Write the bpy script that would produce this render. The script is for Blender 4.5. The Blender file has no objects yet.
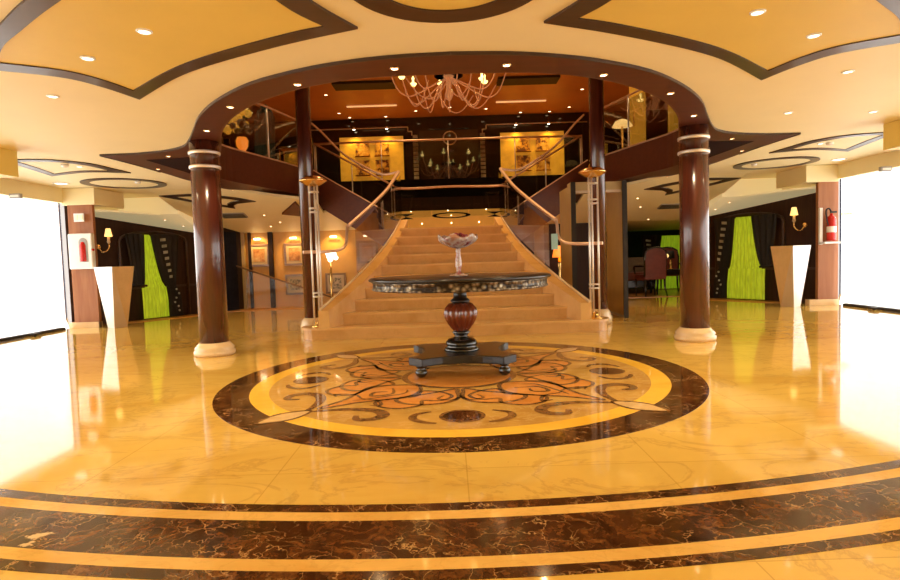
import bpy, bmesh, math, random
from math import sin, cos, pi, sqrt, radians, atan2
from mathutils import Vector, Matrix
from mathutils.geometry import tessellate_polygon
random.seed(7)
scn = bpy.context.scene
C = scn.collection

# ------------------------------------------------------------------ materials
def newmat(name):
    m = bpy.data.materials.new(name); m.use_nodes = True
    nt = m.node_tree; b = nt.nodes['Principled BSDF']
    return m, nt, b
def N(nt, t, **kw):
    n = nt.nodes.new(t)
    for k, v in kw.items(): setattr(n, k, v)
    return n
def coords(nt, scale=(1,1,1), rot=(0,0,0)):
    tc = N(nt, 'ShaderNodeTexCoord'); mp = N(nt, 'ShaderNodeMapping')
    mp.inputs['Scale'].default_value = scale; mp.inputs['Rotation'].default_value = rot
    nt.links.new(tc.outputs['Object'], mp.inputs['Vector'])
    return mp.outputs['Vector']
def ramp(nt, fac, stops):
    r = N(nt, 'ShaderNodeValToRGB'); cr = r.color_ramp
    while len(cr.elements) > 1: cr.elements.remove(cr.elements[-1])
    cr.elements[0].position = stops[0][0]; cr.elements[0].color = (*stops[0][1], 1)
    for p, c in stops[1:]:
        e = cr.elements.new(p); e.color = (*c, 1)
    nt.links.new(fac, r.inputs['Fac'])
    return r.outputs['Color']
def noise(nt, vec, scale, detail=4, rough=.55, dist=0):
    n = N(nt, 'ShaderNodeTexNoise')
    n.inputs['Scale'].default_value = scale; n.inputs['Detail'].default_value = detail
    n.inputs['Roughness'].default_value = rough; n.inputs['Distortion'].default_value = dist
    nt.links.new(vec, n.inputs['Vector']); return n
def mix(nt, fac, a, b, mode='MIX'):
    m = N(nt, 'ShaderNodeMix', data_type='RGBA', blend_type=mode)
    for sock, v in ((m.inputs[0], fac), (m.inputs[6], a), (m.inputs[7], b)):
        if hasattr(v, 'links'): nt.links.new(v, sock)
        else: sock.default_value = v if isinstance(v, (int, float)) else (*v, 1)
    return m.outputs[2]
def simple(name, col, rough=.5, metal=0, var=.12, scale=6, spec=.5, coat=0, emit=None, es=0, stretch=(1,1,1)):
    m, nt, b = newmat(name)
    v = coords(nt, stretch); n = noise(nt, v, scale)
    c = ramp(nt, n.outputs['Fac'], [(.3, tuple(x*(1-var) for x in col)), (.7, tuple(min(1, x*(1+var)) for x in col))])
    nt.links.new(c, b.inputs['Base Color'])
    b.inputs['Roughness'].default_value = rough; b.inputs['Metallic'].default_value = metal
    b.inputs['Specular IOR Level'].default_value = spec; b.inputs['Coat Weight'].default_value = coat
    b.inputs['Coat Roughness'].default_value = .05
    if emit: b.inputs['Emission Color'].default_value = (*emit, 1); b.inputs['Emission Strength'].default_value = es
    return m
def glow(name, col, s):
    m = simple(name, (.8,.7,.5), emit=col, es=s)
    m.cycles.emission_sampling = 'NONE'
    return m
def marble(name, base, dark, vein, rough=.05, sc=1.0, veins=.5, spec=.5, tiles=True):
    m, nt, b = newmat(name)
    v = coords(nt, (sc, sc*1.6, sc), (0, 0, .5))
    n1 = noise(nt, v, .9, 6, .6, .6)
    c = ramp(nt, n1.outputs['Fac'], [(.3, dark), (.5, base), (.75, tuple(min(1, x*1.12) for x in base))])
    n2 = noise(nt, v, 1.4, 8, .62, 1.8)
    vm = ramp(nt, n2.outputs['Fac'], [(.475, (0,0,0)), (.5, (1,1,1)), (.525, (0,0,0))])
    mm = N(nt, 'ShaderNodeMath', operation='MULTIPLY'); nt.links.new(vm, mm.inputs[0]); mm.inputs[1].default_value = veins
    c = mix(nt, mm.outputs[0], c, vein)
    if tiles:
        v2 = coords(nt, (1,1,1))
        br = N(nt, 'ShaderNodeTexBrick'); br.offset = 0
        br.inputs['Scale'].default_value = 1; br.inputs['Brick Width'].default_value = .9; br.inputs['Row Height'].default_value = .9
        br.inputs['Mortar Size'].default_value = .003
        br.inputs['Color1'].default_value = (1,1,1,1); br.inputs['Color2'].default_value = (.93,.93,.93,1); br.inputs['Mortar'].default_value = (.78,.74,.66,1)
        nt.links.new(v2, br.inputs['Vector'])
        c = mix(nt, 1.0, c, br.outputs['Color'], 'MULTIPLY')
    nt.links.new(c, b.inputs['Base Color'])
    b.inputs['Roughness'].default_value = rough; b.inputs['Specular IOR Level'].default_value = spec
    return m
def emperador(name, patch=True, rough=.07):
    m, nt, b = newmat(name)
    v = coords(nt, (1,1,1), (0,0,.3))
    d = noise(nt, v, 3, 5, .6); 
    vv = N(nt, 'ShaderNodeVectorMath', operation='MULTIPLY_ADD')
    nt.links.new(d.outputs['Color'], vv.inputs[0]); vv.inputs[1].default_value = (.55,.55,.55); nt.links.new(v, vv.inputs[2])
    n1 = noise(nt, vv.outputs[0], 8, 10, .72, .9)
    c = ramp(nt, n1.outputs['Fac'], [(.34, (.016,.006,.002)), (.5, (.065,.022,.006)), (.62, (.17,.062,.015)), (.76, (.38,.17,.045))])
    vo = N(nt, 'ShaderNodeTexVoronoi', feature='DISTANCE_TO_EDGE'); vo.inputs['Scale'].default_value = 9
    nt.links.new(vv.outputs[0], vo.inputs['Vector'])
    ve = ramp(nt, vo.outputs['Distance'], [(0, (1,1,1)), (.03, (0,0,0))])
    brk = noise(nt, v, 4, 3); bm_ = ramp(nt, brk.outputs['Fac'], [(.42, (0,0,0)), (.58, (.8,.8,.8))])
    f = N(nt, 'ShaderNodeMath', operation='MULTIPLY'); nt.links.new(ve, f.inputs[0]); nt.links.new(bm_, f.inputs[1])
    c = mix(nt, f.outputs[0], c, (.62,.36,.13))
    if patch:
        n3 = noise(nt, v, 2.1, 6, .6, .4)
        pm = ramp(nt, n3.outputs['Fac'], [(.69, (0,0,0)), (.705, (1,1,1))])
        c = mix(nt, pm, c, (.72,.5,.24))
    nt.links.new(c, b.inputs['Base Color']); b.inputs['Roughness'].default_value = rough
    return m
def wood(name, c1, c2, rough=.25, coat=.4, axis=2, spec=.5):
    m, nt, b = newmat(name)
    s = [14, 14, 14]; s[axis] = 1.2
    v = coords(nt, tuple(s)); n = noise(nt, v, 1.2, 6, .6, .5)
    c = ramp(nt, n.outputs['Fac'], [(.3, c1), (.7, c2)])
    nt.links.new(c, b.inputs['Base Color']); b.inputs['Roughness'].default_value = rough
    b.inputs['Coat Weight'].default_value = coat; b.inputs['Coat Roughness'].default_value = .08; b.inputs['Specular IOR Level'].default_value = spec
    return m
def glass(name, tint=(.93,.97,.95), refl=.12):
    m = bpy.data.materials.new(name); m.use_nodes = True; nt = m.node_tree; nt.nodes.clear()
    o = N(nt, 'ShaderNodeOutputMaterial'); t = N(nt, 'ShaderNodeBsdfTransparent'); g = N(nt, 'ShaderNodeBsdfGlossy')
    mx = N(nt, 'ShaderNodeMixShader'); lw = N(nt, 'ShaderNodeLayerWeight'); lw.inputs['Blend'].default_value = .25
    ml = N(nt, 'ShaderNodeMath', operation='MULTIPLY_ADD'); ml.inputs[1].default_value = .5; ml.inputs[2].default_value = refl*.4
    nt.links.new(lw.outputs['Fresnel'], ml.inputs[0]); ml.use_clamp = True
    t.inputs[0].default_value = (*tint, 1); g.inputs['Roughness'].default_value = .02
    nt.links.new(ml.outputs[0], mx.inputs[0]); nt.links.new(t.outputs[0], mx.inputs[1]); nt.links.new(g.outputs[0], mx.inputs[2])
    nt.links.new(mx.outputs[0], o.inputs[0]); return m
M = {}
M['floor'] = marble('cream_marble', (.76,.475,.10), (.63,.34,.05), (.40,.21,.05), rough=.06, sc=.7, veins=.35, spec=.8)
M['band'] = marble('gold_marble', (.78,.46,.12), (.70,.38,.08), (.5,.26,.05), rough=.05, sc=2, veins=.25, tiles=False)
M['yellow'] = marble('yellow_marble', (.90,.52,.06), (.85,.45,.04), (.65,.35,.05), rough=.05, sc=2, veins=.2, tiles=False)
M['field'] = marble('tan_marble', (.58,.32,.07), (.44,.21,.04), (.78,.52,.2), rough=.05, sc=2.2, veins=.4, tiles=False)
M['petal'] = marble('orange_marble', (.66,.26,.05), (.52,.17,.03), (.8,.42,.12), rough=.05, sc=3, veins=.3, tiles=False)
M['leaf'] = marble('pale_inlay_marble', (.72,.47,.2), (.6,.36,.14), (.4,.2,.08), rough=.05, sc=3, veins=.3, tiles=False)
M['emp'] = emperador('dark_emperador_marble', rough=.12)
M['emp2'] = emperador('brown_emperador_marble', patch=False)
M['scroll'] = simple('brown_inlay_marble', (.22,.10,.03), .07, var=.4, scale=14)
M['stair'] = marble('stair_marble', (.66,.35,.10), (.56,.27,.06), (.5,.24,.06), rough=.16, sc=1.6, veins=.25, tiles=False)
M['nosing'] = marble('stair_nosing_marble', (.74,.42,.13), (.66,.35,.09), (.6,.36,.13), rough=.14, sc=2, veins=.15, tiles=False)
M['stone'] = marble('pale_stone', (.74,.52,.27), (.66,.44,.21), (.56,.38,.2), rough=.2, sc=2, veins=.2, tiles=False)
M['ceil'] = simple('cream_ceiling_paint', (.85,.73,.42), .55, var=.02, scale=2)
M['gold'] = simple('gold_ceiling_paint', (.76,.56,.13), .5, var=.03, scale=2)
M['cream'] = simple('cream_paint_added_glow', (.88,.78,.52), .55, var=.02, scale=2, emit=(1,.80,.42), es=.34)  # emission paints in a cove glow; no lamp behind it
M['trimwood'] = wood('dark_trim_wood', (.032,.012,.006), (.05,.02,.01), .38, .15, 0)
M['soffit'] = wood('mahogany_soffit', (.070,.016,.006), (.105,.024,.009), .45, .05, 0, .3)
M['fascia'] = wood('mahogany_fascia', (.085,.018,.007), (.13,.030,.010), .4, .15, 0)
M['col'] = wood('mahogany_column', (.055,.013,.007), (.11,.024,.012), .22, .45, 2)
M['darkwood'] = wood('dark_wall_wood', (.024,.011,.008), (.046,.020,.012), .5, 0, 2, .2)
M['pier'] = wood('reddish_pier_wood', (.27,.085,.022), (.36,.14,.045), .4, .1, 2, .3)
M['tan'] = simple('tan_panel_paint', (.50,.33,.13), .4, var=.06)
M['black'] = simple('black_lacquer', (.010,.008,.007), .12, var=.2, coat=.6)
M['blackmirror'] = simple('black_mirror_glass', (.012,.009,.007), .03, var=.1, spec=1, coat=1)
M['steel'] = simple('brushed_steel', (.85,.78,.68), .32, .6, var=.06)
M['copper'] = simple('rose_brass_rail', (.80,.54,.36), .38, .65, var=.08)
M['brass'] = simple('polished_brass', (.85,.55,.20), .2, 1, var=.08)
M['glass'] = glass('clear_rail_glass', (.90,.92,.88), .02)
M['greenglass'] = simple('green_glass_edge', (.28,.48,.38), .1, var=.1)
M['tealglass'] = simple('dark_teal_fabric', (.06,.11,.11), .5, var=.3)
M['stairglass'] = glass('bronze_stair_glass', (.55,.47,.40), .02)
M['winglass'] = glass('window_glass', (.99,.995,1), .06)
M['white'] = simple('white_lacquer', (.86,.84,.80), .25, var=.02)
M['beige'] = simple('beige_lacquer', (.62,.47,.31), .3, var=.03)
M['lime'] = simple('lime_fabric_added_glow', (.55,.68,.05), .7, var=.35, scale=8, emit=(.50,.78,.02), es=.26, stretch=(6,6,.5))  # emission added to brighten the cloth, which is no lamp
M['recess'] = simple('dark_recess_paint', (.022,.007,.004), .8, var=.1, spec=.05)
M['drape'] = simple('black_drape_fabric', (.012,.010,.012), .8, var=.3)
M['navy'] = simple('navy_wall', (.012,.013,.028), .6, var=.3, spec=.1)
M['silver'] = simple('silver_pattern', (.42,.42,.36), .4, .3, var=.3)
M['red'] = simple('red_enamel', (.62,.02,.015), .25, var=.1)
M['grey'] = simple('grey_plastic', (.35,.33,.30), .4, var=.1)
M['carpet'] = simple('orange_timber_floor', (.55,.25,.06), .25, var=.2, scale=9)
M['picwall'] = simple('honey_wall_paint', (.72,.37,.09), .5, var=.05)
M['gilt'] = simple('gilded_panel', (.72,.38,.06), .3, .3, var=.25, scale=5)
M['giltbright'] = simple('gilded_panel_added_glow', (.9,.5,.06), .35, .2, var=.3, scale=4, emit=(1,.45,.04), es=.35)  # emission added to brighten the gold boards and gallery panels
M['reflection_gold'] = simple('painted_ceiling_reflection', (.78,.42,.08), .25, var=.08, scale=4, emit=(1,.5,.08), es=.22)  # golden ceiling reflection painted as colour plus emission
M['picframe'] = wood('bronze_picture_frame', (.16,.075,.03), (.30,.15,.06), .3, .3, 0)
M['mount'] = simple('picture_mount_board', (.62,.45,.27), .6, var=.05)
M['upceil'] = simple('amber_upper_ceiling', (.72,.36,.12), .4, var=.06, scale=1.5)
M['shade'] = glow('amber_lamp_shade', (1,.58,.18), 1.6)
M['lens'] = glow('warm_lamp_lens', (1,.86,.6), 9)
M['lensbig'] = glow('warm_downlight_lens', (1,.9,.68), 4)
M['lenssmall'] = glow('small_spot_lens', (1,.72,.42), 7)
M['striplight'] = glow('dim_strip_light', (1,.55,.22), .8)
M['bulb'] = glow('chandelier_bulb', (1,.72,.22), 3.5)
M['chglass'] = simple('amber_chandelier_glass', (.85,.42,.16), .12, .35, var=.1, emit=(1,.45,.2), es=.22)
M['chair_red'] = simple('oxblood_leather', (.20,.045,.030), .4, var=.15)
M['chair_wood'] = simple('dark_chair_wood', (.015,.008,.008), .25, var=.2, coat=.4)
M['sofa'] = simple('taupe_sofa_fabric', (.20,.15,.11), .8, var=.15, scale=20)
M['tabletop'] = wood('ebony_table_wood', (.008,.006,.005), (.016,.010,.008), .28, .3, 0, .35)
M['urnwood'] = wood('red_mahogany_urn', (.13,.022,.008), (.26,.05,.015), .15, .8, 2)
M['carve'] = None
M['bowlglass'] = None
M['berry'] = simple('maroon_potpourri', (.22,.02,.03), .4, var=.5, scale=30)
M['flower'] = simple('yellow_flower_added_glow', (.85,.50,.05), .6, var=.3, scale=20, emit=(1,.5,.05), es=.5)  # emission added because the blossoms stand unlit
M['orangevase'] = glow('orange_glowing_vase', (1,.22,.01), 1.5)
M['leafgreen'] = simple('dark_leaf', (.03,.06,.015), .5, var=.4)
M['metaldark'] = simple('dark_metal', (.03,.022,.016), .5, .2, var=.1, spec=.3)
def carve_mat():
    m, nt, b = newmat('carved_silvered_apron'); v = coords(nt)
    vo = N(nt, 'ShaderNodeTexVoronoi'); vo.inputs['Scale'].default_value = 26; nt.links.new(v, vo.inputs['Vector'])
    c = ramp(nt, vo.outputs['Distance'], [(0, (.50,.44,.33)), (.35, (.20,.15,.09)), (.65, (.02,.012,.008))])
    nt.links.new(c, b.inputs['Base Color']); b.inputs['Roughness'].default_value = .3; b.inputs['Metallic'].default_value = .5
    bp = N(nt, 'ShaderNodeBump'); bp.inputs['Strength'].default_value = .8; bp.inputs['Distance'].default_value = .01; bp.invert = True
    nt.links.new(vo.outputs['Distance'], bp.inputs['Height']); nt.links.new(bp.outputs[0], b.inputs['Normal']); return m
M['carve'] = carve_mat()
def bowl_mat():
    m, nt, b = newmat('iridescent_bowl_glass'); v = coords(nt)
    n = noise(nt, v, 14); c = ramp(nt, n.outputs['Fac'], [(.35, (.75,.35,.2)), (.5, (.9,.85,.8)), (.65, (.5,.1,.1))])
    nt.links.new(c, b.inputs['Base Color']); b.inputs['Roughness'].default_value = .08
    b.inputs['Transmission Weight'].default_value = .55; b.inputs['Specular IOR Level'].default_value = .9; return m
M['bowlglass'] = bowl_mat()

# ------------------------------------------------------------------ mesh helpers
class MB:
    def __init__(s): s.bm = bmesh.new(); s.mi = 0; s.mats = []
    def mat(s, m):
        if m not in s.mats: s.mats.append(m)
        s.mi = s.mats.index(m); return s
    def _f(s, vs, smooth=False):
        try: f = s.bm.faces.new(vs)
        except ValueError: return
        f.material_index = s.mi; f.smooth = smooth
    def hexa(s, b, t):
        vb = [s.bm.verts.new(p) for p in b]; vt = [s.bm.verts.new(p) for p in t]; n = len(b)
        s._f(vb[::-1]); s._f(vt)
        for i in range(n): s._f([vb[i], vb[(i+1) % n], vt[(i+1) % n], vt[i]])
        return s
    def box(s, c, d, rz=0, rx=0, ry=0):
        R = Matrix.Rotation(rz, 3, 'Z') @ Matrix.Rotation(ry, 3, 'Y') @ Matrix.Rotation(rx, 3, 'X')
        x, y, z = [k/2 for k in d]; c = Vector(c)
        b = [c + R @ Vector(p) for p in ((-x,-y,-z), (x,-y,-z), (x,y,-z), (-x,y,-z))]
        t = [c + R @ Vector(p) for p in ((-x,-y,z), (x,-y,z), (x,y,z), (-x,y,z))]
        return s.hexa(b, t)
    def prism(s, pts, z0, z1):
        """vertical prism of a 2-D outline (concave allowed)"""
        pts = [(p[0], p[1]) for p in pts]
        a = sum(pts[i][0]*pts[(i+1) % len(pts)][1]-pts[(i+1) % len(pts)][0]*pts[i][1] for i in range(len(pts)))
        if a < 0: pts = pts[::-1]
        zf0 = z0 if callable(z0) else (lambda x, y: z0); zf1 = z1 if callable(z1) else (lambda x, y: z1)
        b = [s.bm.verts.new((x, y, zf0(x, y))) for x, y in pts]; t = [s.bm.verts.new((x, y, zf1(x, y))) for x, y in pts]
        tri = tessellate_polygon([[Vector((x, y, 0)) for x, y in pts]])
        for q in tri:
            (x0, y0), (x1, y1), (x2, y2) = [pts[i] for i in q]
            q = q if (x1-x0)*(y2-y0)-(x2-x0)*(y1-y0) > 0 else q[::-1]
            s._f([t[i] for i in q]); s._f([b[i] for i in q[::-1]])
        for i in range(len(pts)): s._f([b[i], b[(i+1) % len(pts)], t[(i+1) % len(pts)], t[i]])
        return s
    def ringprism(s, outer, inner, z0, z1):
        """prism with a hole; outer and inner are loops"""
        zf0 = z0 if callable(z0) else (lambda x, y: z0); zf1 = z1 if callable(z1) else (lambda x, y: z1)
        allp = list(outer)+list(inner)
        b = [s.bm.verts.new((p[0], p[1], zf0(p[0], p[1]))) for p in allp]; t = [s.bm.verts.new((p[0], p[1], zf1(p[0], p[1]))) for p in allp]
        tri = tessellate_polygon([[Vector((p[0], p[1], 0)) for p in outer], [Vector((p[0], p[1], 0)) for p in inner]])
        for q in tri: s._f([t[i] for i in q]); s._f([b[i] for i in q[::-1]])
        n = len(outer)
        for i in range(n): s._f([b[i], b[(i+1) % n], t[(i+1) % n], t[i]])
        k = len(inner)
        for i in range(k): s._f([b[n+i], t[n+i], t[n+(i+1) % k], b[n+(i+1) % k]])
        return s
    def strip(s, pts, h, w, closed=False, off=0):
        """vertical band following pts, height h, thickness w"""
        L, R = offset2(pts, w/2+off, closed), offset2(pts, -w/2+off, closed)
        n = len(pts); rng = range(n if closed else n-1)
        vs = []
        for i, p in enumerate(pts):
            z = p[2]
            vs.append([s.bm.verts.new((L[i][0], L[i][1], z)), s.bm.verts.new((R[i][0], R[i][1], z)), s.bm.verts.new((R[i][0], R[i][1], z+h)), s.bm.verts.new((L[i][0], L[i][1], z+h))])
        for i in rng:
            a, b = vs[i], vs[(i+1) % n]
            for k in range(4): s._f([a[k], b[k], b[(k+1) % 4], a[(k+1) % 4]])
        if not closed: s._f(vs[0]); s._f(vs[-1][::-1])
        return s
    def lathe(s, prof, c=(0,0,0), seg=32, flutes=0, fd=0, fr=(0,0)):
        c = Vector(c); rings = []
        for r, z in prof:
            ring = []
            for i in range(seg):
                a = 2*pi*i/seg; rr = r
                if flutes and fr[0] <= z <= fr[1]: rr = r*(1-fd*(1-abs(sin(a*flutes/2))))
                ring.append(s.bm.verts.new(c+Vector((rr*cos(a), rr*sin(a), z))))
            rings.append(ring)
        for a, b in zip(rings, rings[1:]):
            for i in range(seg): s._f([a[i], a[(i+1) % seg], b[(i+1) % seg], b[i]], True)
        if prof[0][0] > 1e-4: s._f(rings[0][::-1])
        if prof[-1][0] > 1e-4: s._f(rings[-1])
        return s
    def sphere(s, c, r, seg=12, sz=1):
        n = seg//2+1
        return s.lathe([(max(1e-5, r*sin(pi*i/n)), -r*sz*cos(pi*i/n)) for i in range(n+1)], c, seg)
    def tube(s, pts, r, seg=8, closed=False):
        pts = [Vector(p) for p in pts]; n = len(pts); rings = []
        rr = r if isinstance(r, (list, tuple)) else [r]*n
        up = Vector((0,0,1)); prev = None
        for i, p in enumerate(pts):
            a = pts[i-1] if (i or closed) else p; b = pts[(i+1) % n] if (i < n-1 or closed) else p
            t = (b-a).normalized()
            if prev is None:
                u = up if abs(t.z) < .9 else Vector((1,0,0)); x = t.cross(u).normalized()
            else: x = (prev - t*prev.dot(t)).normalized()
            prev = x; y = t.cross(x)
            rings.append([s.bm.verts.new(p+rr[i]*(x*cos(2*pi*k/seg)+y*sin(2*pi*k/seg))) for k in range(seg)])
        for i in range(n if closed else n-1):
            a, b = rings[i], rings[(i+1) % n]
            for k in range(seg): s._f([a[k], a[(k+1) % seg], b[(k+1) % seg], b[k]], True)
        if not closed: s._f(rings[0][::-1]); s._f(rings[-1])
        return s
    def quad(s, *p): s._f([s.bm.verts.new(q) for q in p]); return s
    def build(s, name, mat=None, parent=None, origin=None, bevel=0):
        me = bpy.data.meshes.new(name)
        bmesh.ops.recalc_face_normals(s.bm, faces=s.bm.faces)
        if origin is not None: bmesh.ops.translate(s.bm, verts=s.bm.verts, vec=-Vector(origin))
        s.bm.to_mesh(me); s.bm.free()
        for m in ([M[k] for k in s.mats] if s.mats else [M[mat]]): me.materials.append(m)
        o = bpy.data.objects.new(name, me); C.objects.link(o)
        if origin is not None: o.location = origin
        if parent is not None:
            o.parent = parent
            if origin is None: o.matrix_parent_inverse = Matrix.Translation(-parent.location)
        if bevel:
            md = o.modifiers.new('bevel', 'BEVEL'); md.width = bevel; md.segments = 2; md.limit_method = 'ANGLE'
        return o
def offset2(pts, d, closed=False):
    out = []; n = len(pts)
    for i in range(n):
        a = pts[i-1] if (i or closed) else pts[i]; b = pts[(i+1) % n] if (i < n-1 or closed) else pts[i]
        dx, dy = b[0]-a[0], b[1]-a[1]; L = sqrt(dx*dx+dy*dy) or 1
        out.append((pts[i][0]-dy/L*d, pts[i][1]+dx/L*d))
    return out
def spline(pts, n=6, closed=False):
    P = [Vector(p) for p in pts]; out = []; m = len(P)
    for i in range(m if closed else m-1):
        if closed: p0, p1, p2, p3 = P[i-1], P[i], P[(i+1) % m], P[(i+2) % m]
        else: p0, p1, p2, p3 = P[max(i-1, 0)], P[i], P[i+1], P[min(i+2, m-1)]
        for k in range(n):
            t = k/n
            out.append(.5*((2*p1)+(p2-p0)*t+(2*p0-5*p1+4*p2-p3)*t*t+(3*p1-p0-3*p2+p3)*t**3))
    if not closed: out.append(P[-1])
    return [tuple(v) for v in out]
def mir(pts, s): return [(p[0]*s,)+tuple(p[1:]) for p in pts]
def circ(cx, cy, r, n=96, a0=0, a1=2*pi, end=False):
    return [(cx+r*cos(a0+(a1-a0)*i/n), cy+r*sin(a0+(a1-a0)*i/n)) for i in range(n+(1 if end else 0))]
def thing(name, loc, label, cat, group=None):
    o = bpy.data.objects.new(name, None); o.empty_display_size = .1; C.objects.link(o); o.location = loc
    bpy.context.view_layer.update()
    return tag(o, label, cat, group)
def tag(o, label, cat, group=None):
    o['label'] = label; o['category'] = cat
    if group: o['group'] = group
    return o
def struct(o): o['kind'] = 'structure'; return o
SIDE = {-1: 'left', 1: 'right'}

CZ = 2.385
def slope(x, y): # rear ceiling comes down behind the staircase
    return CZ-.27*(y-10.5) if y < 13 else max(1.705-.12*(y-13), 1.55)
def arch_slope(x, y): return 2.045-.45*(y-11.5)

# ------------------------------------------------------------------ room shell
XW = 6.57
struct(MB().prism([(-6.66,-3.1), (6.66,-3.1), (6.66,9.95), (8.3,12.3), (8.3,18.1), (-8.3,18.1), (-8.3,12.3), (-6.66,9.95)], -.2, 0).build('floor', 'floor'))
O_R = [(0,3.96), (.4,3.99), (.74,4.07), (1.07,4.2), (1.52,4.47), (1.95,4.9), (2.3,5.38), (2.6,5.93), (2.87,6.42), (3.08,6.72), (3.4,6.93), (3.8,7.04)]
O_R = spline(O_R, 4)+[(4.23,7.06)]
O_R2 = spline([(4.23,7.06), (4.18,7.7), (4.17,8.4), (4.17,9.35), (4.10,10.2), (3.85,11.0), (3.5,12.0), (3.25,12.8)], 4)[1:]
O_full = O_R+O_R2
I_R = spline([(0,4.36), (.52,4.38), (.84,4.45), (1.15,4.59), (1.40,4.76), (1.66,4.99), (1.95,5.32), (2.22,5.74), (2.42,6.15), (2.62,6.65), (2.9,7.3), (3.28,8.0), (3.58,8.7), (3.62,9.4), (3.4,10.2), (3.15,11.1), (2.92,12.0)], 4)
# main cream ceiling with the atrium opening cut out
cut = [p for p in O_full if p[1] <= 10.5]
out = [(-XW-.03,-3), (XW+.03,-3), (XW+.03,11.6), (5.4,11.6), (5.4,10.5)]+[(4.02,10.5)]+cut[::-1]+mir(cut, -1)[1:]+[(-4.02,10.5), (-5.4,10.5), (-5.4,11.6), (-XW-.03,11.6)]
struct(MB().prism(out, CZ, CZ+.05).build('ceiling', 'ceil'))
for s in (-1, 1):
    rr = [p for p in O_full if p[1] > 10.5 and p[1] < 12.7]
    pts = [(4.02,10.5)]+rr+[(2.6,13.05), (2.6,15.0), (9,15.0), (9,10.5)] if s == 1 else [(4.02,10.5)]+rr+[(2.6,13.05), (7.2,13.05), (7.2,10.5)]
    # subdivide along y at 13 for the crease
    m = MB()
    front = [(4.02,10.5), (3.72,10.72), (3.3,10.95), (2.87,11.12), (2.6,11.08), (2.6,11.92), (2.29,11.70), (1.8,11.33), (1.8,13.0), (5.4,13.0), (5.4,10.5)]
    m.prism(mir(front, s), slope, lambda x, y: slope(x, y)+.05)
    if s == 1: m.prism([(1,13.0), (9,13.0), (9,17), (1,17)], slope, lambda x, y: slope(x, y)+.05)
    struct(m.build('ceiling', 'ceil'))
# dark wooden soffit around the opening
soff = O_full+[(2.95,12.6), (2.92,12.0)]+I_R[::-1]
soff = soff+mir((O_full+[(2.95,12.6), (2.92,12.0)]+I_R[::-1]), -1)[::-1]
for s in (-1, 1):
    o = MB().prism(mir(O_full+[(2.95,12.6)]+I_R[::-1], s), CZ-.018, CZ+.06).build('trim_%d' % (1 if s < 0 else 2), 'soffit'); struct(o)
    # thin polished rim along the soffit's edge
    struct(MB().strip([(x, y, CZ-.024) for x, y in mir(O_R+O_R2[:8], s)], .03, .012).build('trim_%d' % (3 if s < 0 else 4), 'trimwood'))
    # sunken triangle in the spike of the soffit
    struct(MB().prism(mir(spline([(3.12,7.28), (3.5,7.36), (3.86,7.42)], 4)+spline([(3.86,7.42), (3.84,8.0), (3.82,8.75)], 4)[1:]+spline([(3.82,8.75), (3.62,8.1), (3.3,7.5)], 4)[1:], s), CZ-.022, CZ-.01).build('trim_%d' % (5 if s < 0 else 6), 'recess'))
# gallery fascia (vertical face of the upper deck) and the upper floor
ZU = 2.9
for s in (-1, 1):
    struct(MB().strip([(x, y, CZ-.017) for x, y in mir(I_R, s)], ZU-CZ+.017, .04, off=0).build('trim_%d' % (7 if s < 0 else 8), 'fascia'))
    struct(MB().strip([(x, y, ZU) for x, y in mir(I_R, s)], .025, .07).build('trim_%d' % (9 if s < 0 else 10), 'copper'))
hole = I_R+[(3.2,13.98)]; hole = hole+mir(hole, -1)[::-1][:-1]
struct(MB().ringprism([(-8,3.2), (8,3.2), (8,18), (-8,18)], hole, ZU-.12, ZU-.005).build('floor', 'carpet'))
struct(MB().box((0,13.955,2.62), (6.4,.03,.58)).build('trim_11', 'black'))
struct(MB().prism([(-8,3.2), (8,3.2), (8,18.1), (-8,18.1)], 5.35, 5.45).build('ceiling', 'upceil'))
struct(MB().box((0,18.05,4.1), (16.2,.1,2.7)).build('wall_upper_rear', 'black'))
for s in (-1, 1): struct(MB().box((8.05*s,10.6,4.1), (.1,15,2.7)).build('wall_upper_%s' % SIDE[s], 'darkwood'))
struct(MB().box((0,3.15,4.12), (16.2,.1,2.66)).build('wall_upper_front', 'darkwood'))
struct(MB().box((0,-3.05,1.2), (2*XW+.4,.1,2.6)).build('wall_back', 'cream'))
# side glass walls
for s in (-1, 1):
    w = struct(MB().box((s*(XW+.03),4.3,2.52), (.08,14.6,.76)).build('wall_%s' % SIDE[s], 'ceil'))
    n = 1 if s < 0 else 2
    w = MB().box((s*(XW+.03),3.35,.02), (.10,12.7,.045)).build('window_%d' % n, 'metaldark'); struct(w)
    for y0 in range(5):
        MB().box((s*(XW+.02),-2.9+y0*2.54+1.27,1.11), (.012,2.52,2.13)).build('pane', 'winglass', w)
    for y0 in range(1, 5):
        MB().box((s*(XW+.02),-2.9+y0*2.54,1.11), (.02,.02,2.13)).build('mullion', 'white', w)
    tr = struct(MB().box((s*(XW-.12),4.6,.004), (.02,8,.008)).build('trim_%d' % (12 if s < 0 else 13), 'metaldark'))
# wooden piers at the end of the glass walls
for s in (-1, 1):
    struct(MB().box((s*6.3,10.3,2.24), (.55,.9,.28)).build('ceiling', 'ceil'))
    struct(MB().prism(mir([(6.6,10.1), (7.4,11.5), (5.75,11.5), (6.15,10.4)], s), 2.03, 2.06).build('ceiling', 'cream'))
    if s < 0: struct(MB().box((-6.31,9.93,1.05), (.42,.07,2.1)).build('wall_pier_left', 'pier'))
    else: struct(MB().box((6.43,9.93,1.05), (.34,.07,2.1)).build('wall_pier_right', 'pier'))
    struct(MB().box((s*6.35,9.93,.05), (.50,.12,.1)).build('baseboard_%s' % SIDE[s], 'stone'))
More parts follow.
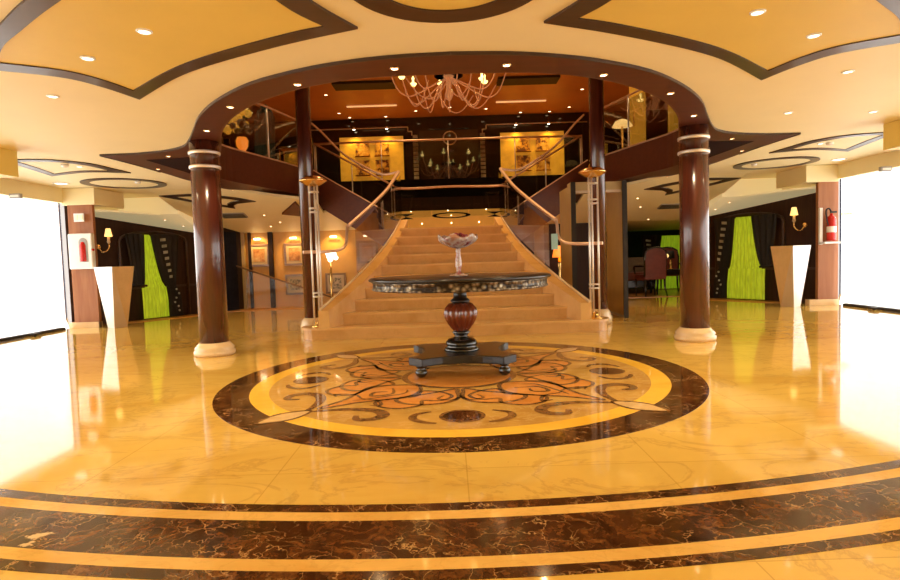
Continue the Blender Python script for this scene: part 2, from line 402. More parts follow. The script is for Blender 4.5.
# slanted dark walls with the curtained windows
WA, WB = (6.45,10.15), (5.25,12.15)
wd = (Vector(WB)-Vector(WA)); wl = wd.length; wd.normalize(); wn = Vector((-wd.y, wd.x))  # for right side
if wn.y > 0: wn = -wn
def wp(u, d=0): q = Vector(WA)+wd*u+wn*d; return (q.x, q.y)
for s in (-1, 1):
    pts = [wp(0,0), wp(wl,0), (5.25+.1,12.4), (6.7,10.4)]
    struct(MB().prism(mir([wp(0), wp(wl), wp(wl,-.08), wp(0,-.08)], s), 0, lambda x, y: 1.96-.14*(y-10.15)).build('wall_slanted_%s' % SIDE[s], 'darkwood'))
    struct(MB().prism(mir([wp(0.3,.02), wp(wl,.02), wp(wl,.42), wp(0.75,.3)], s), 0, .012).build('floor', 'carpet'))
    # bulkhead and low ceiling in front of the slanted wall
    struct(MB().prism(mir([(7.3,11.5), (5.38,11.5), (5.2,12.3), (5.2,12.95), (7.3,12.95)], s), lambda x, y: 2.045 if y < 12 else (1.68 if y < 12.5 else 1.55), CZ+.02).build('ceiling', 'cream'))
    struct(MB().prism(mir([(6.62,6.3), (5.0,6.3), (5.0,6.75), (6.62,6.75)], s), 2.09, 2.395).build('ceiling', 'gold'))
    # chair rail
    struct(MB().prism(mir([wp(.05,0), wp(wl-.05,0), wp(wl-.05,.03), wp(.05,.03)], s), .60, .64).build('trim_%d' % (14 if s < 0 else 15), 'trimwood'))
# wall behind left: dark door section and honey coloured picture wall
struct(MB().prism([(-5.27,12.1), (-4.68,12.95), (-4.68,13.03), (-5.35,12.2)], 0, 2.2).build('wall_rear_left', 'darkwood'))
struct(MB().box((-3.0,13.08,1.0), (3.6,.1,2.0)).build('wall_rear_left.001', 'picwall'))
for i, x in enumerate((-4.52,-4.05,-3.05)):
    struct(MB().box((x,13.0,.95), (.10 if i else .06,.06,1.9)).build('trim_%d' % (16+i), 'darkwood'))
struct(MB().box((-4.7,12.97,.95), (.16,.07,1.9)).build('trim_19', 'tan'))
struct(MB().box((0,13.3,1.2), (3.3,.1,2.4)).build('wall_rear_middle', 'darkwood'))
struct(MB().box((2.2,13.12,1.0), (2.4,.1,2.0)).build('wall_rear_right', 'darkwood'))
struct(MB().box((1.98,13.04,.9), (.22,.06,1.8)).build('trim_20', 'tan'))
struct(MB().box((-9.05,10.5,1.4), (.1,15.2,2.9)).build('wall_outer_left', 'darkwood')) if 0 else None
for s in (-1, 1): struct(MB().box((8.1*s,15.1,1.45), (.1,6.0,2.9)).build('wall_outer_%s' % SIDE[s], 'navy')); struct(MB().prism(mir([(6.62,9.97), (8.15,12.15), (8.15,12.3), (6.56,10.05)], s), 0, 2.9).build('wall_corner_%s' % SIDE[s], 'darkwood'))
struct(MB().box((0,18.05,1.4), (16.3,.1,2.75)).build('wall_lower_rear', 'navy'))
# lounge beyond on the right
struct(MB().box((5.7,16.0,1.0), (5.2,.1,2.0)).build('wall_lounge_rear', 'navy'))
struct(MB().box((3.3,14.6,1.0), (.1,2.9,2.0)).build('wall_lounge_left', 'navy'))
struct(MB().prism([(3.4,12.75), (8,12.75), (8,16), (3.4,16)], 0, .012).build('floor', 'carpet'))
struct(MB().prism([(-5.2,12.35), (-1.3,12.75), (-1.3,13.03), (-4.7,13.03)], 0, .01).build('floor', 'carpet'))

# ------------------------------------------------------------------ ceiling ornaments
def ribbon_trim(name, outer, inner, s, zf, label, grp=None, fill=None, th=.014):
    zf_ = zf if callable(zf) else (lambda x, y: zf)
    o = MB().ringprism(mir(outer, s), mir(inner, s), lambda x, y: zf_(x, y)-th, lambda x, y: zf_(x, y)+.005).build(name, 'trimwood')
    o = tag(o, label, 'ceiling molding', grp)
    if fill:
        MB().prism(mir(inner, s), lambda x, y: zf_(x, y)-.006, lambda x, y: zf_(x, y)+.004).build('gold_infill', fill, o)
    return o
d_out = spline([(.55,3.50), (.93,3.66), (1.33,3.86), (1.73,4.09), (2.06,4.34), (2.54,4.80)], 5)+spline([(2.54,4.80), (2.63,4.45), (2.78,4.19), (3.17,3.97)], 5)[1:] + \
        spline([(3.17,3.97), (2.85,3.6), (2.54,3.32), (2.2,3.04), (1.8,2.76), (1.35,2.5), (.92,2.3)], 4)[1:]+spline([(.92,2.3), (.84,2.8), (.72,3.17), (.55,3.50)], 4)[1:-1]
d_in = spline([(.74,3.45), (.95,3.53), (1.35,3.73), (1.73,3.95), (2.05,4.19), (2.46,4.56)], 5)+spline([(2.46,4.56), (2.54,4.27), (2.68,4.05), (2.98,3.87)], 5)[1:] + \
       spline([(2.98,3.87), (2.72,3.59), (2.46,3.38), (2.14,3.13), (1.78,2.88), (1.38,2.66), (1.04,2.52)], 4)[1:]+spline([(1.04,2.52), (.97,2.88), (.87,3.22), (.74,3.45)], 4)[1:-1]
for s in (-1, 1):
    ribbon_trim('ceiling_molding', d_out, d_in, s, CZ, 'large dark four-pointed ceiling molding with gold infill, nearest the camera on the %s' % SIDE[s], fill='gold')
ring = ribbon_trim('ceiling_ring', circ(-.02,2.92,.53,64), circ(-.02,2.92,.37,64), 1, CZ, 'dark round ceiling ring with gold centre at the top middle of the photo', fill='gold')
s_out = spline([(4.62,8.45), (4.65,8.05), (4.70,7.6), (4.98,7.27), (5.50,7.16)], 4)+spline([(5.5,7.16), (5.62,7.7), (5.80,8.50)], 4)[1:]+spline([(5.8,8.5), (5.3,8.30), (5.0,8.28), (4.62,8.45)], 4)[1:-1]
s_in = spline([(4.79,8.21), (4.78,7.95), (4.83,7.65), (5.05,7.38), (5.42,7.30)], 4)+spline([(5.42,7.30), (5.5,7.75), (5.64,8.32)], 4)[1:]+spline([(5.64,8.32), (5.3,8.17), (5.05,8.13), (4.79,8.21)], 4)[1:-1]
r_out, r_in = circ(5.30,9.50,.62,64), circ(5.30,9.50,.49,64)
t_out = [(3.72,11.15), (4.0,10.94), (4.33,10.80), (4.8,10.70), (5.37,10.74), (4.95,11.05), (4.6,11.27), (4.24,11.48), (4.22,11.32), (4.10,11.22)]
t_in = [(4.0,11.08), (4.12,11.0), (4.38,10.89), (4.8,10.79), (5.12,10.79), (4.88,10.99), (4.55,11.19), (4.33,11.33), (4.30,11.22), (4.18,11.13)]
for s in (-1, 1):
    ribbon_trim('ceiling_molding', s_out, s_in, s, CZ, 'small dark pointed ceiling molding beside the %s window wall' % SIDE[s], fill='ceil')
    ribbon_trim('ceiling_ring', r_out, r_in, s, CZ, 'dark oval ceiling ring above the %s pedestal' % SIDE[s], fill='ceil')
    ribbon_trim('ceiling_molding', t_out, t_in, s, slope, 'rearmost dark curved ceiling molding behind the %s column' % SIDE[s])
# small wooden spike at rear left
struct(MB().prism([(-3.42,11.81), (-2.98,11.2), (-2.95,12.0)], lambda x, y: slope(x, y)-.04, slope).build('trim_21', 'soffit'))
for x, y, lab in ((-4.42,11.85,'left'), (4.6,12.1,'right')):
    g = MB(); 
    o = MB().box((0,0,0), (.5,.26,.02), rx=-atan2(.27, 1)).build('ceiling_vent', 'grey', None, None); o.location = (x, y, slope(x, y)-.012)
    tag(o, 'grey slotted ceiling vent behind the %s column' % lab, 'vent')
    m = MB()
    for k in range(5): m.box((0,-.10+k*.05,.0-(-.10+k*.05)*.27-.012), (.46,.015,.012), rx=-atan2(.27, 1))
    f = m.build('slat', 'metaldark'); f.parent = o

# ------------------------------------------------------------------ downlights
def downlight(x, y, z, r, label, group, mat='lensbig', rim='white', tilt=0, ring=True, name='downlight'):
    o = MB().lathe([(r*1.28,0), (r*1.28,-.006), (r,-.010), (r*.98,-.004), (r*.98,0)], (0,0,0), 20).build(name, rim)
    o.location = (x, y, z); o.rotation_euler.x = tilt
    l = MB().lathe([(r*.97,-.003), (r*.8,-.007), (.0005,-.009)], (0,0,0), 20).build('lens', mat); l.parent = o
    return tag(o, label, 'ceiling light', group)
for s in (-1, 1):
    downlight(2.37*s,3.85,CZ-.006,.035, 'round downlight near outer edge of the %s gold ceiling panel' % SIDE[s], None)
    downlight(1.79*s,3.45,CZ-.006,.035, 'round downlight near inner edge of the %s gold ceiling panel' % SIDE[s], None)
    downlight(3.16*s,4.67,CZ,.035, 'round downlight in cream ceiling beyond the tip of the %s gold panel' % SIDE[s], None)
    downlight(4.95*s,7.8,CZ-.006,.035, 'round downlight inside the small pointed molding on the %s' % SIDE[s], None)
downlight(3.47,6.01,CZ,.035, 'round downlight in cream ceiling just right of the right column', None)
downlight(4.39,6.08,CZ,.035, 'rightmost round downlight in cream ceiling above the right windows', None)
downlight(-6.2,9.3,CZ,.09, 'larger flat round light above the left glass wall', None)
downlight(6.2,9.3,CZ,.09, 'larger flat round light above the right glass wall', None)
k = 0
for x, y in ((2.46,5.92), (1.9,5.07), (1.17,4.50), (.40,4.20)):
    for s in (-1, 1):
        w = ('beside the %s column', 'second from the %s column', 'third from the %s column', 'next to the middle on the %s')[k//2 % 4] % SIDE[s]; k += 1
        downlight(x*s,y,CZ-.019,.026, 'small bright spotlight in the dark wooden ring, '+w, 'spotlights in the dark wooden ring', 'lens', 'brass', name='spotlight')
for x, y, w in ((3.47,7.2,'front'), (4.05,8.1,'middle'), (3.95,10.6,'rear'), (3.6,11.6,'rearmost')):
    for s in (-1, 1):
        downlight(x*s,y,CZ-.019,.024, 'small %s spotlight in the %s outer tip of the dark soffit' % (w, SIDE[s]), 'spotlights in the outer soffit', 'lenssmall', 'brass', name='spotlight')
for i, (x, y) in enumerate(((-3.81,11.9), (-3.62,12.34), (-5.2,11.9), (3.74,11.6), (3.96,12.1), (4.4,12.9), (-3.9,12.6), (3.7,12.7))):
    downlight(x,y,slope(x,y)-.003,.022, 'tiny spot in the lowered rear ceiling on the %s' % ('left' if x < 0 else 'right'), 'tiny spots in the rear ceiling '+('left' if x < 0 else 'right'), 'lenssmall', 'brass', tilt=-.26, name='spotlight')
for x, y in ((-5.75,11.7), (5.62,11.7), (-5.5,11.95), (5.45,11.95)):
    downlight(x,y,arch_slope(x,y)-.003,.022, 'tiny spot in the low ceiling in front of the %s curtain wall' % ('left' if x < 0 else 'right'), 'tiny spots by the curtain wall '+('left' if x < 0 else 'right'), 'lenssmall', 'brass', tilt=-.18, name='spotlight')
for x, y in ((-3.13,15.3), (-3.15,17.2), (-2.93,17.75), (-1.84,17.75), (-.9,17.2), (.1,15.2), (.1,16.9), (1.16,17.2), (2.24,17.75), (3.12,17.75), (3.62,17.3), (3.59,15.5)):
    downlight(x,y,5.348,.045, 'small round spot in the amber ceiling of the upper deck', 'spots in the amber upper ceiling', 'lenssmall', 'brass', name='spotlight')
for s in (-1, 1):
    o = MB().box((2.1*s,16.5,5.34), (1.4,.10,.02)).build('strip_light', 'striplight'); tag(o, 'dim orange strip light in the upper ceiling, %s of the chandelier' % SIDE[s], 'ceiling light')
    o = MB().box((2.02*s,14.5,5.32), (1.5,.55,.06)).build('ceiling_vent', 'metaldark'); tag(o, 'long dark recess in the amber upper ceiling, %s side' % SIDE[s], 'vent')
    o = tag(MB().box((0,0,0), (.16,.05,.07)).build('wall_box', 'grey'), 'small grey box hanging under the ceiling at the %s glass wall' % SIDE[s], 'box')
    MB().box((0,-.028,.0), (.12,.01,.03)).build('white_label', 'white', o)
    o.location = (6.42*s,8.6,2.115)
# smoke detectors
for x, y in ((-4.95,7.5), (4.95,7.62), (-4.9,9.15), (4.85,9.3)):
    o = MB().lathe([(.045,0), (.045,-.02), (.03,-.035), (.001,-.037)], (0,0,0), 16).build('smoke_detector', 'white'); o.location = (x, y, CZ-.028)
    tag(o, 'small white smoke detector on the %s ceiling %s' % ('left' if x < 0 else 'right', 'pointed molding' if y < 8.5 else 'oval ring'), 'smoke detector')

# ------------------------------------------------------------------ floor inlays
def inlay(name, outer, inner, z, mat, parent):
    m = MB().mat(mat)
    m.ringprism(outer, inner, 0, z)
    return m.build(name, mat, parent)
CY, RR = 4.87, 1.945
md = thing('floor_medallion', (0.0,CY,0), 'large round marble floor medallion with dark border and scrollwork under the table', 'floor medallion')
inlay('dark_border', circ(0,CY,RR,128), circ(0,CY,1.69,128), .0010, 'emp2', md)
inlay('gold_band', circ(0,CY,1.69,128), circ(0,CY,1.545,128), .0010, 'yellow', md)
MB().prism(circ(0,CY,1.545,128), 0, .0010).build('field', 'field', md)
def ribb(mb, pts, w, z=.0030, z0=.0010, closed=False):
    pts = spline(pts, 6, closed); n = len(pts)
    ws = [w*(.35+.65*sin(pi*min(1, max(0, (i+.5)/n)))) if not closed else w for i in range(n)]
    L = [offset2(pts, ws[i]/2, closed)[i] for i in range(n)]; R = [offset2(pts, -ws[i]/2, closed)[i] for i in range(n)]
    rng = range(n if closed else n-1)
    lv = [mb.bm.verts.new((p[0], p[1], z)) for p in L]; rv = [mb.bm.verts.new((p[0], p[1], z)) for p in R]
    for i in rng: mb._f([rv[i], rv[(i+1) % n], lv[(i+1) % n], lv[i]])
def rot(pts, a, m=1): return [(p[0]*cos(a)-m*p[1]*sin(a), CY+p[0]*sin(a)+m*p[1]*cos(a)) for p in pts]
sc = MB(); lf = MB(); pt = MB(); dk = MB()
for q in range(4):
    a = pi/4+q*pi/2
    ves = [(1.44,0), (1.53,.065), (1.64,.09), (1.74,.06), (1.83,0), (1.74,-.06), (1.64,-.09), (1.53,-.065)]
    lf.prism(rot(spline(ves, 4, True), a), .001, .0022); ribb(sc, rot(ves, a), .022, closed=True)
    tear = [(.48,0), (.58,.15), (.74,.22), (.92,.17), (1.12,.07), (1.38,0), (1.12,-.07), (.92,-.17), (.74,-.22), (.58,-.15)]
    pt.prism(rot(spline(tear, 4, True), a), .001, .0018); ribb(sc, rot(tear, a), .032, closed=True)
    ribb(sc, rot([(.66,-.08), (.78,.06), (.92,.0), (.84,-.08), (.76,-.02)], a), .035)
    ribb(sc, rot([(.62,.05), (.7,.12), (.82,.1), (.98,.05), (1.1,.0)], a), .025)
    for m in (1, -1):
        lobe = [(.98,.15), (1.08,.28), (1.03,.43), (.88,.48), (.78,.40), (.70,.50), (.56,.47), (.52,.32), (.58,.18), (.74,.26)]
        lo = rot(spline(lobe, 4, True), a, m); pt.prism(lo, .001, .0016); ribb(sc, rot(lobe, a, m), .030, closed=True)
        ribb(sc, rot([(1.46,.02), (1.34,.10), (1.22,.22), (1.16,.36), (1.20,.48), (1.30,.50), (1.37,.43), (1.32,.35)], a, m), .085)
        ribb(sc, rot([(1.02,.0), (.98,.14), (1.06,.27), (1.1,.2)], a, m), .03)
    b = q*pi/2
    for m in (1, -1):
        pet = [(.50,.04), (.62,.02), (.80,.02), (.92,.12), (.95,.28), (.88,.42), (.76,.46), (.68,.34), (.6,.18)]
        pt.prism(rot(spline(pet, 4, True), b, m), .001, .0021); ribb(sc, rot(pet, b, m), .035, closed=True)
        ribb(sc, rot([(1.14,.20), (1.20,.30), (1.30,.31), (1.38,.24), (1.41,.16)], b, m), .055)
        ribb(sc, rot([(.74,.0), (.84,.06), (.80,.16), (.70,.12)], b, m), .03)
    c1 = rot([(1.26,0)], b)[0]
    MB().prism(circ(c1[0], c1[1], .125, 24), .001, .0024).build('brown_roundel', 'emp2', md); ribb(sc, circ(c1[0], c1[1], .135, 16), .025, closed=True)
ribb(sc, circ(0,CY,.46,24), .05, closed=True)
pt.prism(circ(0,CY,.44,32), .001, .0017)
pt.build('orange_petals', 'petal', md); lf.build('pale_leaves', 'leaf', md); sc.build('brown_scrollwork', 'scroll', md)
# curved border bands across the foreground
BC = 9.4
fb = thing('floor_border', (0,2.0,0), 'wide curved dark marble border of three bands crossing the foreground floor', 'floor border')

# ------------------------------------------------------------------ main columns
def column(s):
    x, y = (2.69 if s > 0 else -2.725), 6.47
    t = thing('column', (x, y, 0), 'tall glossy mahogany column with steel rings, %s front of the staircase' % SIDE[s], 'column')
    MB().lathe([(.155,.12), (.153,1.2), (.155,CZ-.02)], (x,y,0), 40).build('shaft', 'col', t)
    MB().lathe([(.215,0), (.222,.02), (.222,.05), (.205,.065), (.214,.085), (.19,.11), (.172,.13), (.162,.145), (.156,.145)], (x,y,0), 40).build('base', 'stone', t)
    for z in (2.24,2.085):
        MB().lathe([(.156,z-.018), (.166,z-.014), (.168,z), (.166,z+.014), (.156,z+.018)], (x,y,0), 40).build('steel_ring', 'steel', t)
for s in (-1, 1): column(s)
for s in (-1, 1):
    x, y = (2.1 if s > 0 else -2.06), 8.32
    t = thing('column', (x, y, 0), 'slender dark column rising through both decks behind the %s newel post' % SIDE[s], 'column')
    MB().lathe([(.105,.16), (.105,5.33)], (x,y,0), 28).build('shaft', 'col', t)
    MB().lathe([(.17,0), (.17,.1), (.15,.13), (.155,.15), (.13,.19), (.106,.21)], (x,y,0), 28).build('base', 'stone', t)

# ------------------------------------------------------------------ staircase
Y0, RI, TR = 7.41, .155, .30
wi = [(7.41,1.62), (7.8,1.46), (8.2,1.31), (8.6,1.18), (9.1,1.05), (9.6,.95), (10.1,.86), (10.5,.80), (10.8,.78)]
wo = [(7.30,1.80), (7.41,1.76), (7.8,1.63), (8.2,1.50), (8.6,1.375), (9.1,1.23), (9.6,1.10), (10.1,1.01), (10.5,.95), (10.8,.94)]
def interp(tab, y):
    if y <= tab[0][0]: return tab[0][1]
    for (a, p), (b, q) in zip(tab, tab[1:]):
        if y <= b: return p+(q-p)*(y-a)/(b-a)
    return tab[-1][1]
st = thing('staircase', (0,Y0,0), 'wide golden marble staircase narrowing up to the landing', 'staircase')
m = MB()
pl = [(0,7.36), (1.0,7.38), (1.75,7.41)]+[(1.80+.21*sin(a), 7.62-.21*cos(a)) for a in [i*pi/12 for i in range(1, 13)]]+[(1.78,7.84), (0,7.84)]
pl = mir(pl, -1)[::-1][1:-1]+pl[1:]
big = [(0,7.33), (1.0,7.35), (1.75,7.38)]+[(1.80+.235*sin(a), 7.62-.235*cos(a)) for a in [i*pi/12 for i in range(1, 13)]]+[(1.78,7.86), (0,7.86)]
big = mir(big, -1)[::-1][1:-1]+big[1:]
sp = MB().prism(pl, 0, RI-.03).build('step', 'stair', st)
MB().prism(big, RI-.03, RI).build('nosing', 'nosing', sp)
for k in range(2, 11):
    y = Y0+(k-1)*TR; a, b = interp(wi, y)+.04, interp(wi, y+TR+.05)+.04
    y1 = y+TR+.06 if k < 10 else y+.4
    sp = MB().prism([(-a,y), (a,y), (b,y1), (-b,y1)], (k-1)*RI-.12, k*RI-.028).build('step', 'stair', st)
    MB().prism([(-a,y-.018), (a,y-.018), (b,y1), (-b,y1)], k*RI-.028, k*RI).build('nosing', 'nosing', sp)
for s in (-1, 1):
    ys = [7.41+i*(10.62-7.41)/20 for i in range(21)]
    m = MB(); prev = None
    for y in ys:
        zt = .375+(y-7.41)*(1.68-.375)/(10.5-7.41)-.04*sin(pi*(y-7.41)/3.2)
        ring = [m.bm.verts.new((s*interp(wi, y), y, RI if y < 7.8 else 0)), m.bm.verts.new((s*interp(wo, y), y, RI if y < 7.8 else 0)), m.bm.verts.new((s*interp(wo, y), y, zt)), m.bm.verts.new((s*interp(wi, y), y, zt))]
        if prev:
            for k in range(4): m._f([prev[k], ring[k], ring[(k+1) % 4], prev[(k+1) % 4]])
        else: m._f(ring)
        prev = ring
    m._f(prev[::-1]); sg = m.build('stringer', 'nosing', st)
    # raised inner fillet
    MB().tube([(s*(interp(wo, y)-.02), y, .385+(y-7.41)*(1.68-.375)/(10.5-7.41)-.04*sin(pi*(y-7.41)/3.2)) for y in ys], .018, 6).build('edge_molding', 'stone', sg)
ZL = 10*RI; ZS = 1.69
MB().prism([(-.93,10.5), (.93,10.5), (1.22,12.62), (-1.22,12.62)], ZL-.2, ZL).build('landing', 'stair', st)
# side flights
for s in (-1, 1):
    F0, F1 = Vector((.93,10.6,ZS)), Vector((2.87,12.08,ZU)); B0, B1 = Vector((1.2,12.6,ZS)), Vector((3.2,13.92,ZU))
    t = thing('side_staircase', (s*1.9,12.3,1.1), 'dark sided upper stair flight climbing from the landing to the %s gallery' % SIDE[s], 'staircase')
    mx = lambda v: Vector((v.x*s, v.y, v.z))
    n = 8
    for k in range(n):
        a, b = k/n, (k+1)/n; z = ZS+(ZU-ZS)*(k+1)/n
        p = [F0.lerp(F1, a), F0.lerp(F1, b), B0.lerp(B1, b), B0.lerp(B1, a)]
        MB().prism([(q.x*s, q.y) for q in p], z-.40, z-.15).build('step', 'stair', t)
    for P0, P1, nm, d in ((F0, F1, 'stringer', .64), (B0, B1, 'stringer', .5)):
        m = MB(); off = Vector((0,-.06,0))
        m.hexa([mx(P0-Vector((0,0,d))), mx(P1-Vector((0,0,d))), mx(P1-Vector((0,0,d))+off), mx(P0-Vector((0,0,d))+off)], [mx(P0+Vector((0,0,.03))), mx(P1+Vector((0,0,.03))), mx(P1+Vector((0,0,.03))+off), mx(P0+Vector((0,0,.03))+off)])
        sg = m.build(nm, 'fascia', t)
        MB().tube([mx(P0+Vector((0,0,.04))), mx(P1+Vector((0,0,.04)))], .016, 6).build('capping', 'copper', sg)
    dn = Vector((0,0,.64)); dn2 = Vector((0,0,.5))
    m = MB(); m.quad(mx(F0-dn+Vector((0,.03,.005))), mx(F1-dn+Vector((0,.03,.005))), mx(B1-dn2), mx(B0-dn2)); m.build('soffit', 'ceil', t)
# low panel behind the landing, painted with a reflection of ceiling ring and downlights
lp = thing('painted_reflection_panel', (0,12.62,ZL), 'low panel with golden ceiling reflection painted on, behind the stair landing', 'partition')
MB().box((0,12.64,ZL+.25), (2.5,.03,.50)).build('gold_board', 'reflection_gold', lp)
m = MB()
def vring(m, cx, cz, rx, rz, w, y):
    n = 40; o_ = [m.bm.verts.new((cx+rx*cos(2*pi*i/n), y, cz+rz*sin(2*pi*i/n))) for i in range(n)]; i_ = [m.bm.verts.new((cx+(rx-w)*cos(2*pi*i/n), y, cz+(rz-w*.22)*sin(2*pi*i/n))) for i in range(n)]
    for i in range(n): m._f([o_[i], o_[(i+1) % n], i_[(i+1) % n], i_[i]])
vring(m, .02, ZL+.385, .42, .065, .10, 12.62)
m.build('painted_ring_reflection', 'black', lp)
for s in (-1, 1):
    m = MB(); m.quad((s*.80,12.62,ZL+.33), (s*1.12,12.62,ZL+.32), (s*.98,12.62,ZL+.365), (s*.98,12.62,ZL+.38)); m.quad((s*.78,12.62,ZL+.44), (s*1.14,12.62,ZL+.44), (s*.98,12.62,ZL+.39), (s*.98,12.62,ZL+.375)); m.build('painted_molding_reflection', 'black', lp)
m = MB()
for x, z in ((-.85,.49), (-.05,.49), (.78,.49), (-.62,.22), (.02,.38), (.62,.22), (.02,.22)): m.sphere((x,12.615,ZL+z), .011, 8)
m.build('painted_downlight_glints', 'lens', lp)

# ------------------------------------------------------------------ railings
def rail_run(mb, pts, r=.024): mb.tube(spline(pts, 6), r, 10)
for s in (-1, 1):
    t = thing('stair_railing', (s*1.5,8.0,0), 'rose brass handrail with glass panel along the %s side of the main stairs' % SIDE[s], 'railing')
    pts = [(.93,10.62,2.60), (1.06,9.95,2.23), (1.22,9.3,1.93), (1.38,8.75,1.68), (1.50,8.34,1.50)]
    drop = [(1.50,8.34,1.50), (1.505,8.30,1.42), (1.51,8.24,1.26), (1.56,8.14,1.18), (1.66,7.98,1.15), (1.80,7.76,1.14), (1.97,7.62,1.14)]
    MB().tube(mir(spline(pts, 5), s), .029, 10).build('handrail', 'copper', t)
    MB().tube(mir(spline(drop, 5), s), .022, 10).build('curved_rail_end', 'copper', t)
    m = MB(); pv = None
    for y in [8.35+i*(10.55-8.35)/8 for i in range(9)]:
        x = s*(interp(wo, y)-.06); zb = .42+(y-7.41)*.44; zt = 1.45+(y-8.34)*.49
        cur = (m.bm.verts.new((x, y, zb)), m.bm.verts.new((x, y, zt)))
        if pv: m._f([pv[0], cur[0], cur[1], pv[1]])
        pv = cur
    m.build('glass_panel', 'stairglass', t)
    # front rail of the side flight continues from the corner up to the gallery
    t = thing('flight_railing', (s*1.9,11.4,2.3), 'brass handrails and glass along the upper %s stair flight' % SIDE[s], 'railing')
    MB().tube(mir(spline([(.93,10.62,2.60), (1.25,10.85,2.60), (1.6,11.1,2.78), (2.1,11.5,3.14), (2.55,11.83,3.62), (2.80,12.05,3.86)], 5), s), .022, 8).build('handrail', 'copper', t)
    MB().tube(mir([(1.20,12.58,2.60), (3.18,13.9,3.82)], s), .022, 8).build('handrail', 'copper', t)
    m = MB(); m.quad((s*.98,10.66,ZS+.05), (s*2.85,12.05,ZU+.05), (s*2.78,12.03,3.8), (s*.98,10.66,2.55)); m.build('glass_panel', 'glass', t)
    m = MB(); m.quad((s*1.22,12.6,ZS+.05), (s*3.18,13.9,ZU+.05), (s*3.18,13.9,3.78), (s*1.22,12.6,2.55)); m.build('glass_panel', 'glass', t)
    for f in (.02,.5,.98):
        a = Vector((1.22,12.6,ZS)).lerp(Vector((3.18,13.9,ZU)), f); MB().tube([(a.x*s, a.y, a.z), (a.x*s, a.y, a.z+.88)], .014, 6).build('post', 'steel', t)
    # gallery balustrade
    path = [p for p in I_R if p[1] >= 6.9]
    t = thing('gallery_balustrade', (s*3.3,9.5,ZU), 'curved glass balustrade of the upper %s gallery above the dark fascia' % SIDE[s], 'railing')
    MB().tube([(x, y, 3.84) for x, y in mir(path, s)], .02, 8).build('handrail', 'copper', t)
    n = len(path); idx = [0, n//4, n//2, 3*n//4, n-1]
    for i in idx: MB().tube([(path[i][0]*s, path[i][1], ZU+.02), (path[i][0]*s, path[i][1], 3.84)], .016, 8).build('post', 'steel', t)
    for a, b in zip(idx, idx[1:]):
        MB().strip([(x, y, ZU+.04) for x, y in mir(path[a:b+1], s)], .84, .008).build('glass_panel', 'glass', t)
t = thing('landing_railing', (0,12.6,ZL), 'brass rail on glass across the back of the stair landing', 'railing')
MB().tube(spline([(-1.20,12.58,2.57), (-.9,12.6,2.53), (0,12.6,2.55), (.95,12.6,2.53), (1.22,12.58,2.57)], 6), .026, 10).build('handrail', 'copper', t)
for k in range(3): MB().box((-.8+k*.8,12.6,2.22), (.78,.008,.62)).build('glass_panel', 'glass', t)
for x in (-1.2,1.2): MB().tube([(x,12.6,ZL), (x,12.6,2.53)], .014, 8).build('post', 'steel', t)
t = thing('gallery_balustrade', (0,14.0,ZU), 'long straight brass rail and glass of the rear gallery before the painted wall', 'railing')
MB().tube([(-3.2,13.98,3.82), (-1.6,13.98,3.84), (0,13.98,3.84), (1.6,13.98,3.84), (3.2,13.98,3.82)], .026, 10).build('handrail', 'copper', t)
for k in range(4): MB().box((-2.4+k*1.6,13.98,3.34), (1.56,.008,.84)).build('glass_panel', 'glass', t)
for k in range(5): MB().tube([(-3.2+k*1.6,13.98,ZU), (-3.2+k*1.6,13.98,3.82)], .013, 8).build('post', 'steel', t)
# newel lamp posts
for s in (-1, 1):
    x0, y0 = (1.85 if s > 0 else -1.80), 7.60
    t = thing('newel_post', (x0, y0, RI), 'tall steel newel of slim tubes with golden dish top, %s foot of the stairs' % SIDE[s], 'newel post')
    for dx, dy in ((-.055,0), (.055,-.02), (0,.07)):
        MB().tube([(x0+dx, y0+dy, RI), (x0+dx, y0+dy, 2.02)], .013, 10).build('tube', 'steel', t)
    for z in (.55,.60,1.66,1.71,1.92):
        MB().lathe([(.001,-.008), (.07,-.008), (.07,.008), (.001,.008)], (x0, y0+.015, z), 20).build('clamp_disc', 'steel', t)
    MB().lathe([(.05,1.99), (.10,2.01), (.175,2.055), (.185,2.065), (.175,2.075), (.12,2.11), (.05,2.13), (.001,2.135)], (x0, y0+.015, 0), 32).build('dish', 'brass', t)
    MB().lathe([(.085,RI), (.085,RI+.012), (.05,RI+.03), (.045,RI+.06), (.025,RI+.08), (.001,RI+.09)], (x0, y0-.04, 0), 20).build('brass_foot', 'brass', t)
gp = MB().prism([(1.40,8.20), (1.47,8.10), (1.475,8.105), (1.405,8.205)], 1.08, 1.30).build('glass_plate', 'greenglass'); tag(gp, 'small pale green glass plate under the bend of the right handrail', 'glass plate')

# ------------------------------------------------------------------ centre table
TX, TY = .035, 5.2
t = thing('pedestal_table', (TX, TY, 0), 'round black pedestal table with carved apron and red fluted urn stem', 'table')
MB().lathe([(.001,.808), (.76,.808), (.805,.814), (.815,.824), (.808,.836), (.80,.842), (.001,.842)], (TX,TY,0), 72).build('tabletop', 'tabletop', t)
MB().lathe([(.74,.738), (.775,.735), (.788,.745), (.776,.756), (.776,.798), (.79,.807), (.74,.809)], (TX,TY,0), 96).build('carved_apron', 'carve', t)
MB().lathe([(.001,.75), (.74,.75), (.74,.807), (.001,.807)], (TX,TY,0), 48).build('underframe', 'tabletop', t)
MB().lathe([(.12,.76), (.115,.745), (.08,.725), (.06,.70), (.062,.645), (.085,.625), (.09,.61), (.07,.60)], (TX,TY,0), 32).build('neck', 'tabletop', t)
MB().lathe([(.07,.605), (.11,.59), (.145,.55), (.155,.51), (.148,.465), (.12,.41), (.085,.365), (.065,.345)], (TX,TY,0), 96, flutes=16, fd=.13, fr=(.35,.60)).build('fluted_urn', 'urnwood', t)
